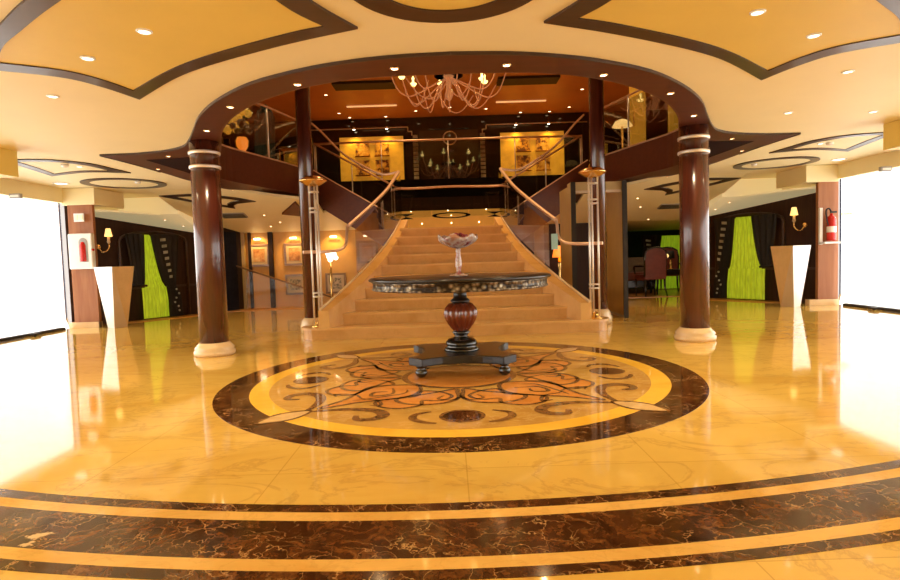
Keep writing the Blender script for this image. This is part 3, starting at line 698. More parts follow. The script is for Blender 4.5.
MB().lathe([(.06,.35), (.085,.335), (.07,.32), (.055,.30), (.075,.285), (.115,.275), (.14,.25), (.145,.225), (.13,.215), (.15,.20), (.16,.185), (.16,.17)], (TX,TY,0), 40).build('turned_foot', 'black', t)
pts = []
for k in range(4):
    a = k*pi/2+pi/4; ca = Vector((cos(a), sin(a))); pa = Vector((-sin(a), cos(a)))
    tip = ca*.565; pts += [tip-pa*.085-ca*.0, tip+pa*.085]
    nx = Vector((cos(a+pi/4), sin(a+pi/4)))*.215
    pts += [nx]
lst = []
for k in range(4):
    a, b, c_ = pts[3*k], pts[3*k+1], pts[3*k+2]; nxt = pts[(3*k+3) % 12]
    lst += [tuple(a), tuple(b)]
    for q in range(1, 8):
        u = q/8; p = b.lerp(c_*.98, u).lerp(c_.lerp(nxt, u), u); lst.append((p.x, p.y))
MB().prism([(TX+x, TY+y) for x, y in lst], .105, .172).build('platform', 'tabletop', t, bevel=.008)
for k in range(4):
    a = k*pi/2+pi/4; x, y = TX+.50*cos(a), TY+.50*sin(a)
    MB().lathe([(.001,0), (.025,.002), (.045,.02), (.052,.042), (.045,.065), (.028,.078), (.04,.088), (.045,.097), (.045,.106)], (x,y,0), 24).build('bun_foot', 'black', t)
# glass compote on the table
bx, by, bz = .03, 5.2, .843
t = thing('compote', (bx, by, bz), 'tall footed glass bowl filled with maroon petals on the table', 'bowl')
MB().lathe([(.001,0), (.085,0), (.085,.006), (.05,.014), (.02,.03), (.022,.06), (.03,.09), (.026,.15), (.018,.20), (.024,.225), (.02,.248)], (bx,by,bz), 28).build('stem', 'bowlglass', t)
m = MB(); rings = []
for r, z in ((.015,.225), (.07,.235), (.12,.262), (.165,.30), (.18,.33), (.172,.335), (.155,.305), (.11,.272), (.06,.248), (.002,.24)):
    rings.append([m.bm.verts.new((bx+r*cos(2*pi*i/40), by+r*sin(2*pi*i/40), bz+.018+z+(.022*sin(6*2*pi*i/40)*max(0, (r-.1)/.08)))) for i in range(40)])
for a, b in zip(rings, rings[1:]):
    for i in range(40): m._f([a[i], a[(i+1) % 40], b[(i+1) % 40], b[i]], True)
m.build('bowl', 'bowlglass', t)
m = MB()
for i in range(46):
    a = random.random()*2*pi; r = sqrt(random.random())*.105
    m.sphere((bx+r*cos(a), by+r*sin(a), bz+.325+.035*(1-r/.11)+random.random()*.02), .018+.008*random.random(), 6, .8)
o = m.build('potpourri', 'berry'); o['kind'] = 'stuff'; tag(o, 'heap of maroon petals and berries in the glass bowl', 'potpourri')

# ------------------------------------------------------------------ pedestals (faceted)
for s in (-1, 1):
    cx, cy = 5.76*s, 9.85
    t = thing('pedestal', (cx, cy, 0), 'faceted white tapering pedestal before the dark %s wall' % SIDE[s], 'pedestal')
    m = MB().mat('white')
    a0 = radians(-66) if s < 0 else radians(-114)
    T = [m.bm.verts.new((cx+.30*cos(a0+k*pi/2), cy+.30*sin(a0+k*pi/2), 1.035)) for k in range(4)]
    B = [m.bm.verts.new((cx+.155*cos(a0+s*.22+k*pi/2), cy+.155*sin(a0+s*.22+k*pi/2), 0)) for k in range(4)]
    m._f(T); m._f(B[::-1])
    for k in range(4):
        shaded_face = (k == 0) if s < 0 else (k == 3)  # this side's shade is painted in stone and beige; window side stays white
        a, b = k, (k+1) % 4
        if s < 0: m.mat('stone' if shaded_face else 'white'); m._f([T[a], T[b], B[b]]); m.mat('beige' if shaded_face else 'white'); m._f([T[a], B[b], B[a]])
        else: m.mat('stone' if shaded_face else 'white'); m._f([T[b], T[a], B[a]]); m.mat('beige' if shaded_face else 'white'); m._f([T[b], B[a], B[b]])
    m.build('faceted_body', None, t)
    MB().prism(circ(cx,cy,.2,4,a0=radians(20)), 1.03, 1.035).build('top_plate', 'white', t)

# ------------------------------------------------------------------ curtains and sconces on slanted walls
def wall_sheet(mb, s, u0, u1, outline, d, amp=.02, freq=60, n=24):
    """wavy cloth between u0..u1; outline(u)->(zb, zt)"""
    prev = None
    for i in range(n+1):
        f = i/n; zb, zt = outline(f)[:2]; a, b = (u0+(u1-u0)*f, u0+(u1-u0)*f)
        o2 = outline(f)
        ub, ut = (o2[2], o2[3]) if len(o2) > 2 else (a, b)
        dd = d+amp*sin(freq*f)
        pb = wp(ub, dd); ptp = wp(ut, dd)
        cur = [mb.bm.verts.new((pb[0]*s, pb[1], zb)), mb.bm.verts.new((ptp[0]*s, ptp[1], zt))]
        if prev: mb._f([prev[0], cur[0], cur[1], prev[1]], True)
        prev = cur
for s in (-1, 1):
    off = .0 if s < 0 else .02
    U0, U1 = .72, 1.62
    t = thing('window_curtain', (wp(1.2,.05)[0]*s, wp(1.2,.05)[1], 0), 'lime green curtain panel hanging in the arched opening of the %s dark wall' % SIDE[s], 'curtain')
    b0, b1, t0, t1 = (.98,1.50,1.03,1.20) if s < 0 else (.95,1.72,1.17,1.55)
    def rows_sheet(rows, d, amp, freq, n=28):
        m = MB(); grid = []
        for z, u0, u1 in rows:
            row = []
            for i in range(n+1):
                fr = i/n; q = wp(u0+(u1-u0)*fr, d+amp*sin(freq*fr)); row.append(m.bm.verts.new((q[0]*s, q[1], z)))
            grid.append(row)
        for a, b in zip(grid, grid[1:]):
            for i in range(n): m._f([a[i], a[i+1], b[i+1], b[i]], True)
        return m
    lo = [(.03,b0,b1), (.35,b0,b1+.0), (.62,b0-.01,b1-.03)]
    up = [(.62+.98*q, (b0+.05)+(t0-b0-.05)*sqrt(q), (b1-.05)+(t1-b1+.05)*(q**.6)) for q in [k/10 for k in range(11)]]+[(1.63,t0+.03,t1-.03)]
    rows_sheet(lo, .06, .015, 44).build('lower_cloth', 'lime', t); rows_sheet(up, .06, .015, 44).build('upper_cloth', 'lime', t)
    d1 = thing('dark_drape', (wp(.75,.1)[0]*s, wp(.75,.1)[1], 0), 'plain black drape tied back on the near side of the %s lime curtain' % SIDE[s], 'curtain')
    rows_sheet([(.66+.98*q, .68+.12*(1-q), (b0+.03)+(t0-b0-.0)*sqrt(q)) for q in [k/8 for k in range(9)]], .11, .02, 24, 14).build('cloth', 'drape', d1)
    MB().tube([(wp(b0-.2,.08)[0]*s, wp(b0-.2,.08)[1], .70), (wp(b0-.08,.17)[0]*s, wp(b0-.08,.17)[1], .67), (wp(b0+.04,.15)[0]*s, wp(b0+.04,.15)[1], .66)], .022, 8).build('tieback', 'drape', d1)
    d2 = thing('patterned_drape', (wp(1.7,.1)[0]*s, wp(1.7,.1)[1], 0), 'black drape with silver motifs tied back beyond the %s lime curtain' % SIDE[s], 'curtain')
    rows_sheet([(.03,b1-.02,b1+.28), (.4,b1-.01,b1+.26), (.62,b1-.03,b1+.16)], .12, .025, 30, 14).build('lower_cloth', 'drape', d2)
    rows_sheet([(.62+1.02*q, (b1-.03)+(t1-b1+.0)*(q**.6), b1+.16+.12*q) for q in [k/8 for k in range(9)]], .11, .02, 30, 14).build('upper_cloth', 'drape', d2)
    m = MB()
    for k in range(7):
        z = 1.50-k*.12; u = (1.34 if s < 0 else 1.66)+.025*k; w = .11-.008*k
        a, b = wp(u, .155), wp(u+w, .155)
        m.hexa([(a[0]*s,a[1],z), (b[0]*s,b[1],z+.01), (wp(u+w,.15)[0]*s,wp(u+w,.15)[1],z+.01), (wp(u,.15)[0]*s,wp(u,.15)[1],z)], [(a[0]*s,a[1],z+.055), (b[0]*s,b[1],z+.065), (wp(u+w,.15)[0]*s,wp(u+w,.15)[1],z+.065), (wp(u,.15)[0]*s,wp(u,.15)[1],z+.055)])
    for k in range(6):
        u = b1+.12+.05*sin(k*1.7); z = .56-k*.085; a = wp(u, .16); m.sphere((a[0]*s, a[1], z), .022, 6, 1)
    m.build('silver_motifs', 'silver', d2)
    # arched reveal molding
    arch = [(.62,.02)]+[(.62,.2), (.62,1.50)]+[(1.30-.68*cos(a), 1.52+.16*sin(a)) for a in [pi*i/10 for i in range(1, 10)]]+[(1.98,1.50), (1.98,.02)]
    struct(MB().tube([(wp(u,.02)[0]*s, wp(u,.02)[1], z) for u, z in arch], .028, 6).build('trim_%d' % (22 if s < 0 else 23), 'trimwood'))
    # wall sconce
    u = .24; bx_, by_ = wp(u, .02); zz = 1.38; T = lambda d, z, uu=u: (wp(uu, d)[0]*s, wp(uu, d)[1], z)
    t = thing('wall_sconce', (bx_*s, by_, zz), 'brass candle wall sconce with small amber shade above the %s pedestal' % SIDE[s], 'wall lamp')
    MB().sphere(T(.01, zz+.02), .05, 12).build('backplate', 'brass', t)
    MB().tube(spline([T(.02, zz+.02), T(.06, zz-.06, u+.03), T(.12, zz-.07, u+.07), T(.17, zz, u+.11), T(.17, zz+.09, u+.11)], 5), .012, 8).build('arm', 'brass', t)
    c_ = T(.17, zz+.10, u+.11)
    MB().lathe([(.012,-.03), (.03,.0), (.022,.04), (.018,.12)], c_, 14).build('candle_cup', 'beige', t)
    MB().lathe([(.065,.10), (.036,.24), (.034,.24), (.062,.10)], c_, 20).build('lamp_shade', 'shade', t)

# ------------------------------------------------------------------ pier fittings
t = thing('extinguisher_cabinet', (-6.25,9.8,1.0), 'white wall cabinet holding a red extinguisher on the left wooden pier', 'cabinet')
m = MB(); m.box((-6.25,9.79,1.31), (.40,.10,.60)); m.build('housing', 'white', t, bevel=.02)
m = MB(); n = 20
pts = [(-6.19+.075*cos(a), 1.46+.075*sin(a)) for a in [pi*i/10 for i in range(11)]]+[(-6.265,1.13), (-6.115,1.13)]
vs = [m.bm.verts.new((x,9.735,z)) for x, z in pts]; m._f(vs); m.build('dark_window', 'grey', t)
MB().lathe([(.001,1.14), (.05,1.14), (.052,1.16), (.052,1.40), (.03,1.46), (.001,1.47)], (-6.2,9.745,0), 16).build('red_cylinder', 'red', t)
MB().sphere((-6.03,9.74,1.33), .022, 8).build('red_knob', 'red', t)
t = thing('wall_plate', (-6.28,9.82,1.84), 'small square white switch plate on the left pier above the cabinet', 'switch plate')
MB().box((-6.28,9.815,1.88), (.17,.02,.14)).build('plate', 'white', t, bevel=.004)
for dx in (-.04,.04): MB().box((-6.28+dx,9.80,1.88), (.05,.012,.08)).build('rocker', 'cream', t)
t = thing('fire_extinguisher', (6.42,9.8,1.06), 'red fire extinguisher with black hose hanging on the right wooden pier', 'fire extinguisher')
MB().lathe([(.001,1.10), (.065,1.10), (.07,1.12), (.07,1.46), (.055,1.50), (.025,1.53), (.02,1.56)], (6.42,9.80,0), 20).build('cylinder', 'red', t)
MB().lathe([(.071,1.24), (.0715,1.25), (.0715,1.33), (.071,1.34)], (6.42,9.80,0), 20).build('paper_label', 'white', t)
MB().tube(spline([(6.42,9.79,1.57), (6.36,9.77,1.64), (6.31,9.77,1.60), (6.32,9.76,1.45), (6.34,9.76,1.35)], 5), .012, 8).build('hose', 'drape', t)
MB().box((6.44,9.78,1.58), (.10,.03,.03)).build('valve_handle', 'metaldark', t)
t = thing('extinguisher_bracket', (6.3,9.85,1.05), 'pale metal tray and backboard behind the right extinguisher', 'bracket')
MB().box((6.275,9.86,1.35), (.05,.04,.62)).build('backboard', 'white', t)
MB().box((6.43,9.79,1.065), (.36,.16,.03)).build('tray', 'white', t)
for s in (-1, 1):
    t = thing('door_stop', (s*6.45,8.85,0), 'small dark door stop on the floor at the %s glass wall' % SIDE[s], 'door stop')
    MB().box((s*6.45,8.85,.035), (.07,.16,.03)).build('block', 'metaldark', t, bevel=.008)
    MB().lathe([(.02,0), (.02,.03)], (s*6.45,8.85,0), 10).build('peg', 'metaldark', t)

# ------------------------------------------------------------------ rear left wall pictures
def picture(x, z, w, h, y, label, art, warm=True):
    t = thing('framed_picture', (x, y, z), label, 'picture', None)
    m = MB(); f = .045
    m.box((x, y, z+h/2-f/2), (w,.03,f)); m.box((x, y, z-h/2+f/2), (w,.03,f)); m.box((x-w/2+f/2, y, z), (f,.03,h-2*f)); m.box((x+w/2-f/2, y, z), (f,.03,h-2*f))
    m.build('frame', 'picframe', t)
    MB().box((x, y+.005, z), (w-2*f,.01,h-2*f)).build('mount', 'mount', t)
    MB().box((x, y-.004, z), (w-2*f-.12,.006,h-2*f-.12)).build('artwork', art, t)
    return t
def artmat(name, cols, sc):
    m, nt, b = newmat(name); v = coords(nt); n = noise(nt, v, sc, 5, .7)
    nt.links.new(ramp(nt, n.outputs['Fac'], cols), b.inputs['Base Color']); b.inputs['Roughness'].default_value = .5; return m
M['art1'] = artmat('sunset_art', [(.35, (.30,.10,.03)), (.5, (.62,.28,.10)), (.65, (.75,.5,.25))], 5)
M['art2'] = artmat('sketch_art', [(.40, (.05,.04,.03)), (.5, (.4,.3,.2)), (.6, (.6,.45,.3))], 16)
M['art3'] = artmat('gilt_art', [(.42, (.12,.04,.02)), (.5, (.75,.38,.05)), (.6, (.9,.6,.15))], 6)
YW = 13.0
for x, lab in ((-4.32,'left'), (-3.52,'middle'), (-1.88,'right')):
    picture(x, 1.20, .46, .50, YW-.0, 'bronze framed landscape under a picture light, %s of upper row behind the stairs' % lab, 'art1')
for x, lab in ((-3.52,'left'), (-2.62,'middle'), (-1.88,'right')):
    picture(x, .52, .46, .46, YW-.0, 'bronze framed dark sketch, %s of the lower picture row behind the stairs' % lab, 'art2')
for i, x in enumerate((-4.32,-3.52,-2.62,-1.88)):
    t = thing('picture_light', (x, YW-.06, 1.56), 'small glowing picture lamp over the %s wall position behind the stairs' % ('leftmost', 'second', 'third', 'rightmost')[i], 'lamp')
    MB().tube([(x-.07,YW-.08,1.56), (x+.07,YW-.08,1.56)], .018, 8).build('lamp_tube', 'lens', t)
    MB().tube([(x,YW+.02,1.60), (x,YW-.08,1.575)], .008, 6).build('bracket', 'brass', t)
    ld = bpy.data.lights.new('picture_lamp', 'SPOT'); ld.energy = 26; ld.color = (1,.62,.2); ld.spot_size = 1.9; ld.spot_blend = .8; ld.shadow_soft_size = .03
    lo = bpy.data.objects.new('picture_lamp', ld); C.objects.link(lo); lo.location = (x, YW-.22, 1.66); lo.rotation_euler = (radians(28), 0, 0)
# table lamp / flowers seen beneath the left flight
t = thing('console_lamp', (-2.62,12.5,0), 'bright white flower lamp on slim stand beneath the left upper flight', 'lamp')
MB().lathe([(.14,0), (.14,.02), (.03,.06), (.025,.5), (.05,.6), (.03,.7), (.02,1.0)], (-2.62,12.5,0), 20).build('stand', 'brass', t)
m = MB()
for i in range(16):
    a = random.random()*6.28; r = random.random()*.13; m.sphere((-2.62+r*cos(a),12.5+r*sin(a),1.03+random.random()*.16), .05, 8)
m.build('blossoms', 'lensbig', t)
# stair rail descending in front of the picture wall
t = thing('descending_railing', (-3.6,12.8,0), 'diagonal rail with glass going down before the picture wall on the left', 'railing')
MB().tube([(-4.75,12.75,.98), (-2.2,12.75,-.0+.05)], .018, 8).build('handrail', 'picframe', t)
m = MB(); m.quad((-4.75,12.75,.02), (-2.2,12.75,.01), (-2.25,12.75,.06), (-4.75,12.75,.95)); m.build('glass_panel', 'glass', t)
t = thing('dark_door', (-4.98,12.5,0), 'dark door with steel pull handle left of the picture wall', 'door')
a, b = Vector((-5.22,12.12)), Vector((-4.76,12.78)); dv = (b-a).normalized(); nv = Vector((dv.y, -dv.x))
MB().prism([tuple(a+nv*.04), tuple(b+nv*.04), tuple(b+nv*.005), tuple(a+nv*.005)], .01, 1.72).build('leaf', 'navy', t)
q = a.lerp(b, .55)+nv*.07; MB().tube([(q.x,q.y,.75), (q.x,q.y,1.02)], .012, 8).build('pull_handle', 'steel', t)

# ------------------------------------------------------------------ security gate
t = thing('walk_through_gate', (2.24,9.3,0), 'tan walk-through metal detector arch right of the staircase', 'metal detector')
for x, lab in ((1.86,'post'), (2.64,'post')):
    p = MB().box((x,9.32,1.03), (.055,.94,2.06)).build('side_panel', 'tan', t, bevel=.01)
    MB().box((x,8.845,1.05), (.07,.03,2.10)).build('dark_edge', 'metaldark', p)
    MB().box((x,9.32,.02), (.075,.96,.04)).build('foot', 'grey', p)
MB().box((2.25,9.0,2.02), (.85,.22,.16)).build('header', 'tan', t, bevel=.01)
MB().box((2.25,8.88,1.95), (.70,.02,.04)).build('display_bar', 'beige', t)

# ------------------------------------------------------------------ lounge furniture
def armchair(x, y, rz, label):
    t = thing('dining_chair', (0,0,0), label, 'chair')
    MB().box((0,0,.44), (.52,.50,.12)).build('seat', 'chair_red', t, bevel=.03)
    m = MB(); pr = [(-.24,.44), (-.25,.85), (-.22,1.0), (-.12,1.06), (0,1.075), (.12,1.06), (.22,1.0), (.25,.85), (.24,.44)]
    bk = [m.bm.verts.new((px,.24+.05*(pz-.44),pz)) for px, pz in pr]; ft = [m.bm.verts.new((px*.97,.17+.05*(pz-.44),pz)) for px, pz in pr]
    m._f(bk); m._f(ft[::-1])
    for i in range(len(pr)): j = (i+1) % len(pr); m._f([bk[i], bk[j], ft[j], ft[i]])
    b = m.build('backrest', 'chair_red', t)
    MB().tube([(px*1.03,.215+.05*(pz-.44),pz*1.01) for px, pz in pr], .026, 8).build('back_frame', 'chair_wood', b)
    for sx in (-1, 1):
        MB().tube(spline([(sx*.25,.2,.68), (sx*.29,0,.68), (sx*.28,-.2,.66), (sx*.26,-.2,.5)], 4), .022, 8).build('armrest', 'chair_wood', t)
        for sy in (-1, 1): MB().tube([(sx*.23,sy*.21,.42), (sx*.23,sy*.22,.2), (sx*(.23 if sy < 0 else .26),sy*(.21 if sy < 0 else .27),0)], [.026,.022,.016], 8).build('leg', 'chair_wood', t)
    t.location = (x, y, .012); t.rotation_euler.z = rz
    return t
def place(t): return t
armchair(4.45,12.98,radians(180+10), 'dark framed chair with oxblood back seen between gate and right column')
armchair(5.45,14.5,radians(150), 'oxblood backed chair on the far side of the dark lounge table')
t = thing('sofa', (4.25,14.2,.012), 'taupe tufted sofa with dark red seat against the lounge wall', 'sofa')
m = MB()
m.prism([(3.75,14.45), (4.9,14.45), (4.9,14.62), (3.75,14.62)], .3, .88); m.build('backrest', 'sofa', t, bevel=.05)
MB().box((4.3,14.2,.42), (1.1,.55,.2)).build('seat_cushion', 'chair_red', t, bevel=.04)
MB().box((4.3,14.25,.24), (1.15,.6,.16)).build('base', 'chair_wood', t)
for x in (3.8,4.82):
    for y in (14.0,14.5): MB().tube([(x,y,.16), (x,y,.012)], .025, 8).build('leg', 'chair_wood', t)
MB().box((3.75,14.25,.48), (.12,.6,.35)).build('arm', 'sofa', t, bevel=.04); MB().box((4.85,14.25,.48), (.12,.6,.35)).build('arm', 'sofa', t, bevel=.04)
t = thing('lounge_table', (5.12,13.6,.012), 'dark table with slender legs beside the lounge chair', 'table')
MB().box((5.12,13.6,.56), (.85,.6,.04)).build('tabletop', 'tabletop', t, bevel=.01)
MB().box((5.12,13.6,.50), (.78,.53,.08)).build('apron', 'tabletop', t)
for dx in (-.37,.37):
    for dy in (-.24,.24): MB().tube([(5.12+dx,13.6+dy,.5), (5.12+dx,13.6+dy,.012)], [.026,.016], 8).build('leg', 'tabletop', t)
t = thing('table_lamp', (5.15,13.6,.58), 'small table lamp with black shade and pinkish glow on the lounge table', 'lamp')
MB().lathe([(.06,.58), (.06,.6), (.02,.62), (.04,.72), (.02,.80), (.012,.86)], (5.15,13.6,0), 16).build('base', 'brass', t)
MB().lathe([(.095,.84), (.08,1.02), (.078,1.02), (.093,.84)], (5.15,13.6,0), 20).build('lamp_shade', 'drape', t)
MB().sphere((5.02,13.5,.90), .05, 10).build('glow_bulb', 'shade', t)
t = thing('window_curtain', (5.35,15.3,0), 'bright lime curtain panel in the lounge behind the dark table', 'curtain')
m = MB(); prev = None
for i in range(25):
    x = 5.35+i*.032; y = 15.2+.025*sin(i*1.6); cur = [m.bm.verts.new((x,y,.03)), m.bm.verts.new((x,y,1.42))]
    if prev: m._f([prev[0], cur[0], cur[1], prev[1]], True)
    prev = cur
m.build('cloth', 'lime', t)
t = thing('patterned_drape', (5.1,15.1,0), 'black drape with pale motifs left of the lounge lime curtain', 'curtain')
m = MB(); prev = None
for i in range(13):
    f = i/12; y = 15.1+.025*sin(i*1.4); cur = [m.bm.verts.new((5.05+.25*f,y,.03)), m.bm.verts.new((4.95+.55*f,y,1.45))]
    if prev: m._f([prev[0], cur[0], cur[1], prev[1]], True)
    prev = cur
m.build('cloth', 'drape', t)
m = MB()
for k in range(5): m.box((5.13+.01*k,15.05,1.30-k*.11), (.13-.01*k,.01,.05), ry=.15)
m.build('silver_motifs', 'silver', t)
t = thing('table_lamp', (2.15,12.6,0), 'orange glowing lamp low behind the gate and slender column', 'lamp')
MB().lathe([(.12,0), (.12,.02), (.03,.05), (.03,.7), (.05,.8), (.02,.95)], (2.35,12.6,0), 16).build('stand', 'brass', t)
MB().lathe([(.16,.95), (.11,1.2), (.108,1.2), (.158,.95)], (2.35,12.6,0), 20).build('lamp_shade', 'orangevase', t)

# ------------------------------------------------------------------ upper deck furnishings
YB = 17.98
for s in (-1, 1):
    x = -2.33 if s < 0 else 2.60
    t = thing('gilded_wall_panel', (x, YB, 3.46), 'large gold wall panel with added glow holding four small pictures, %s side of the upper deck' % SIDE[s], 'wall panel')
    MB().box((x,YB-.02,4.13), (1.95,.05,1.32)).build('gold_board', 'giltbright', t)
    q = 0
    for dx in (-.28,.32):
        for dz in (.30,-.28):
            q += 1
            p = MB().box((x+dx,YB-.06,4.13+dz), (.42,.03,.46)).build('small_picture', 'art3', t)
            MB().box((x+dx,YB-.10,4.13+dz-.24), (.46,.06,.035)).build('ledge', 'brass', p)
    for dx in (-.5,.5):
        o = thing('picture_light', (x+dx, YB-.15, 5.02), 'small spot above the %s gold wall panel, %s one' % (SIDE[s], 'left' if dx < 0 else 'right'), 'lamp')
        MB().lathe([(.001,0), (.06,0), (.05,.05), (.001,.05)], (x+dx,YB-.15,5.0), 12).build('head', 'brass', o); MB().sphere((x+dx,YB-.15,4.995), .04, 8, .4).build('lens', 'lens', o)
        ld = bpy.data.lights.new('panel_lamp', 'SPOT'); ld.energy = 60; ld.color = (1,.55,.12); ld.spot_size = 1.5; ld.spot_blend = .7; ld.shadow_soft_size = .05
        lo = bpy.data.objects.new('panel_lamp', ld); C.objects.link(lo); lo.location = (x+dx, YB-.35, 5.0); lo.rotation_euler = (radians(14), 0, 0)
    # stepped silver outline and ornamental border
    sx = s
    t = thing('ornamental_border', (.07+1.03*s, YB, 2.9), 'silver stepped border framing the black panel on the %s of the upper rear wall' % SIDE[s], 'wall ornament')
    m = MB(); y = YB-.03
    for a, b in (((1.2,5.05), (4.3,5.05)), ((1.2,4.92), (1.2,5.05)), ((1.08,4.92), (1.2,4.92)), ((1.08,4.8), (1.08,4.92))):
        x0, x1 = sorted((a[0]*s, b[0]*s)); z0, z1 = sorted((a[1], b[1])); m.box(((x0+x1)/2, y, (z0+z1)/2), (max(.03, x1-x0), .03, max(.03, z1-z0)))
    m.build('outline', 'steel', t)
    m = MB()
    for k in range(16): m.box((.05+1.03*s, y, 4.76-k*.125), (.15,.03,.095))
    m.build('greek_key_blocks', 'silver', t)
t = thing('black_mirror', (0.05,YB-.03,2.95), 'tall black mirror between silver borders reflecting the chandelier', 'mirror')
MB().box((.05,YB-.02,3.95), (1.8,.03,1.95)).build('glass', 'blackmirror', t)
MB().box((.05,YB-.015,5.15), (1.25,.06,.35)).build('stepped_head', 'black', t)
t = thing('round_emblem', (.08,YB-.06,4.7), 'round silver ring emblem high on the black rear wall', 'wall ornament')
m = MB(); m.tube([(.08+.2*cos(a),YB-.06,4.68+.2*sin(a)) for a in [2*pi*i/28 for i in range(28)]], .02, 8, True); m.build('ring', 'steel', t)
# chandelier
hx, hy = 0.05, 12.3
t = thing('chandelier', (hx, hy, 5.35), 'large amber glass chandelier with drooping arms and lit cups over the stairs', 'chandelier')
MB().lathe([(.001,5.35), (.22,5.35), (.2,5.30), (.04,5.26), (.03,5.0), (.10,4.92), (.12,4.80), (.06,4.70), (.05,4.5), (.09,4.42), (.05,4.32), (.001,4.28)], (hx,hy,0), 24).build('centre_stem', 'chglass', t)
MB().lathe([(.28,4.80), (.30,4.80), (.30,4.84), (.28,4.84), (.28,4.80)], (hx,hy,0), 32).build('dark_ring', 'metaldark', t)
k = 0
for tier, (n, R_, zb, zt, ph) in enumerate(((8,1.28,4.38,5.03,.15), (5,.80,4.20,4.72,.3))):
    for i in range(n):
        a = ph+2*pi*i/n; pr = [(.08,4.75), (.25*R_,4.62), (.5*R_,zb+.06), (.68*R_,zb), (.85*R_,zb+.16), (R_,zt)]
        P = spline([(hx+r*cos(a), hy+r*sin(a), z) for r, z in pr], 5)
        ar = MB().tube(P, .013, 6).build('arm', 'chglass', t)
        c_ = (hx+R_*cos(a), hy+R_*sin(a), zt)
        MB().lathe([(.001,-.03), (.05,-.02), (.075,.02), (.07,.03), (.03,.02), (.02,.10), (.03,.14), (.001,.19)], c_, 12).build('lit_cup', 'bulb', ar)
for i in range(7):
    a = 2*pi*i/7+.1; a2 = a+2*pi/7*1.2; r = 1.0
    p0 = Vector((hx+r*cos(a), hy+r*sin(a), 4.62)); p1 = Vector((hx+.55*cos(a2), hy+.55*sin(a2), 4.62))
    P = [p0.lerp(p1, u)-Vector((0,0,.42*sin(pi*u))) for u in [j/10 for j in range(11)]]
    MB().tube(P, .010, 6).build('swag', 'chglass', t)
# objects on the side galleries
t = thing('flower_vase', (-3.95,10.5,ZU), 'glowing orange vase with yellow flowers on the left upper gallery', 'vase')
MB().lathe([(.05,0), (.06,.02), (.055,.15), (.10,.22), (.11,.32), (.08,.38)], (-3.70,10.5,ZU), 20).build('vase', 'orangevase', t)
m = MB(); m2 = MB()
for i in range(34):
    a = random.random()*6.28; r = random.random()*.26; z = ZU+.5+random.random()*.55
    (m if i % 3 else m2).sphere((-3.86+r*cos(a),10.6+r*sin(a),z), .05+.03*random.random(), 8)
m.build('blossoms', 'flower', t); m2.build('leaves', 'leafgreen', t)
t = thing('dark_curtain', (-3.75,11.0,ZU), 'dark teal draped curtain beside the flowers on the left gallery', 'curtain')
m = MB(); prev = None
for i in range(17):
    f = i/16; x = -3.86+.42*f; y = 11.6+.04*sin(i*1.9); cur = [m.bm.verts.new((x,y,ZU)), m.bm.verts.new((x+.04,y,ZU+1.25-.3*(2*f-1)**2))]
    if prev: m._f([prev[0], cur[0], cur[1], prev[1]], True)
    prev = cur
m.build('cloth', 'tealglass', t)
t = thing('side_table', (-3.3,13.2,ZU), 'small brass framed table on the left gallery by the slender column', 'table')
MB().box((-3.45,12.9,ZU+.62), (.5,.4,.04)).build('tabletop', 'brass', t)
for dx in (-.22,.22):
    for dy in (-.17,.17): MB().tube([(-3.45+dx,12.9+dy,ZU), (-3.45+dx,12.9+dy,ZU+.6)], .014, 6).build('leg', 'brass', t)
t = thing('gallery_lamp', (3.35,10.9,ZU), 'orange shaded standing lamp on the right upper gallery', 'lamp')
MB().lathe([(.12,0), (.12,.02), (.02,.05), (.02,.62)], (3.45,11.6,ZU), 16).build('stand', 'brass', t)
MB().lathe([(.20,.60), (.14,.70), (.05,.74), (.001,.75)], (3.45,11.6,ZU), 20).build('lamp_shade', 'shade', t)
for x, y, w in ((4.22,13.0,.34), (4.05,10.4,.26)):
    t = thing('gallery_door', (x,y,ZU), 'tall orange brown panel standing on the right gallery, %s one' % ('wider far' if w > .3 else 'narrow near'), 'door')
    MB().box((x,y,ZU+1.15), (w,.06,2.3)).build('leaf', 'giltbright', t); MB().tube([(x-w*.3,y-.05,ZU+.9), (x-w*.3,y-.05,ZU+1.2)], .012, 6).build('handle', 'brass', t)
# glittering bottles / lights behind the gallery glass
for i in range(16):
    s = -1 if i % 2 else 1
    x = s*(4.2+random.random()*3); y = 12+random.random()*5; z = 3.3+random.random()*1.1
    o = MB().sphere((0,0,0), .035, 8).build('pin_light', 'lenssmall'); 
    MB().lathe([(.05,-.01), (.05,.01)], (0,0,0), 10).build('collar', 'brass', o).rotation_euler = (0, radians(90), 0)
    o.location = (s*7.975, y, z)
    tag(o, 'tiny warm pin light on the dark %s wall of the upper deck' % SIDE[s], 'wall lamp', 'pin lights on the upper deck walls '+SIDE[s])

# ------------------------------------------------------------------ foreground border bands
def arc_band(r0, r1, name, mat):
    a0, a1 = radians(-90-45), radians(-90+45)
    o_ = circ(-.1, BC, r0, 96, a0, a1, True); i_ = circ(-.1, BC, r1, 96, a0, a1, True)
    o_ = [p for p in o_ if abs(p[0]) < 6.4]; i_ = [p for p in i_ if abs(p[0]) < 6.4]
    MB().prism(o_+i_[::-1], 0, .0012).build(name, mat, fb)
for y0, y1, nm, mt in ((2.315,2.243,'outer_dark_band','emp'), (2.243,2.168,'outer_gold_band','band'), (2.168,1.882,'wide_dark_band','emp'), (1.882,1.808,'inner_gold_band','band'), (1.808,1.745,'inner_dark_band','emp')):
    arc_band(BC-y1, BC-y0, nm, mt)

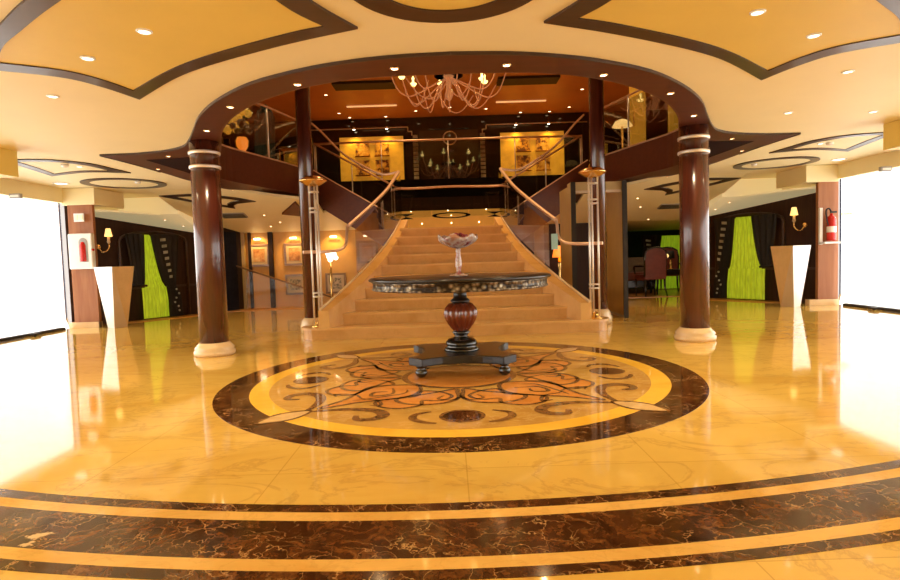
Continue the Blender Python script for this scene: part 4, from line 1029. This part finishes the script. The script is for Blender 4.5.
# ------------------------------------------------------------------ lights
def area(name, loc, size, energy, col, rot=(0,0,0), sizey=None):
    d = bpy.data.lights.new(name, 'AREA'); d.energy = energy; d.color = col; d.size = size
    if sizey: d.shape = 'RECTANGLE'; d.size_y = sizey
    o = bpy.data.objects.new(name, d); C.objects.link(o); o.location = loc; o.rotation_euler = rot
    return o
def spot(name, loc, e, col, size=2.0, r=.05):
    d = bpy.data.lights.new(name, 'SPOT'); d.energy = e; d.color = col; d.spot_size = size; d.spot_blend = .9; d.shadow_soft_size = r
    o = bpy.data.objects.new(name, d); C.objects.link(o); o.location = loc; return o
def point(name, loc, e, col, r=.2):
    d = bpy.data.lights.new(name, 'POINT'); d.energy = e; d.color = col; d.shadow_soft_size = r
    o = bpy.data.objects.new(name, d); C.objects.link(o); o.location = loc; return o
W1 = (1,.80,.48)
for s in (-1, 1):
    for x, y in ((2.37,3.85), (1.79,3.45), (3.16,4.67), (3.47,6.01), (4.95,7.8)): spot('downlight_beam', (x*s,y,CZ-.03), 48, W1)
    for x, y in ((2.46,5.92), (1.9,5.07), (1.17,4.50), (.40,4.20)): spot('ring_beam', (x*s,y,CZ-.06), 40, W1)
    spot('front_beam', (1.2*s,1.2,CZ-.03), 60, W1, 2.4); spot('rear_beam', (3.8*s,11.0,2.1), 42, (1,.64,.28))
    spot('gallery_fill', (3.9*s,10.6,5.3), 70, (1,.66,.34), 1.6)  # added fill spot to light the gallery and its flowers
    spot('gallery_fill', (5.5*s,12.5,5.3), 130, (1,.58,.24), 2.4)
    for x, y in ((1.6,15.5), (3.0,16.8)): spot('upper_beam', (x*s,y,5.32), 90, (1,.58,.24), 2.4)
    spot('chandelier_fill', (1.6*s,10.9,5.3), 80, (1,.62,.28), 2.4, .03); spot('chandelier_fill', (1.0*s,13.4,5.3), 80, (1,.62,.28), 2.4, .03)  # added ceiling spots standing in for the chandelier's light
    spot('stair_beam', (.45*s,9.6,5.3), 260, (1,.66,.30), 1.5, .04)
    spot('curtain_beam', (4.9*s,10.3,2.2), 22, W1, 2.2)
point('chandelier_glow', (.05,12.3,4.75), 60, (1,.56,.2), .03)
spot('lounge_beam', (5.0,13.6,1.62), 12, (1,.66,.35), 2.6)
w = bpy.data.worlds.new('daylight'); scn.world = w; w.use_nodes = True
bg = w.node_tree.nodes['Background']; bg.inputs[0].default_value = (1,.965,.90,1); bg.inputs[1].default_value = 5.5

# ------------------------------------------------------------------ camera
cd = bpy.data.cameras.new('camera'); cam = bpy.data.objects.new('camera', cd); C.objects.link(cam); scn.camera = cam
f, pitch, yaw, roll = 577.7, .0547, .0004, .0310
cd.sensor_width = 36; cd.lens = f/900*36; cd.clip_end = 200
fw = Vector((-sin(yaw)*cos(pitch), cos(yaw)*cos(pitch), -sin(pitch))); r = Vector((cos(yaw), sin(yaw), 0)); u = r.cross(fw)
r2 = r*cos(roll)-u*sin(roll); u2 = r*sin(roll)+u*cos(roll)
mt = Matrix((r2, u2, -fw)).transposed().to_4x4(); mt.translation = Vector((-.052,0,1.0)); cam.matrix_world = mt
scn.view_settings.view_transform = 'Standard'; scn.view_settings.look = 'None'; scn.view_settings.exposure = -.14
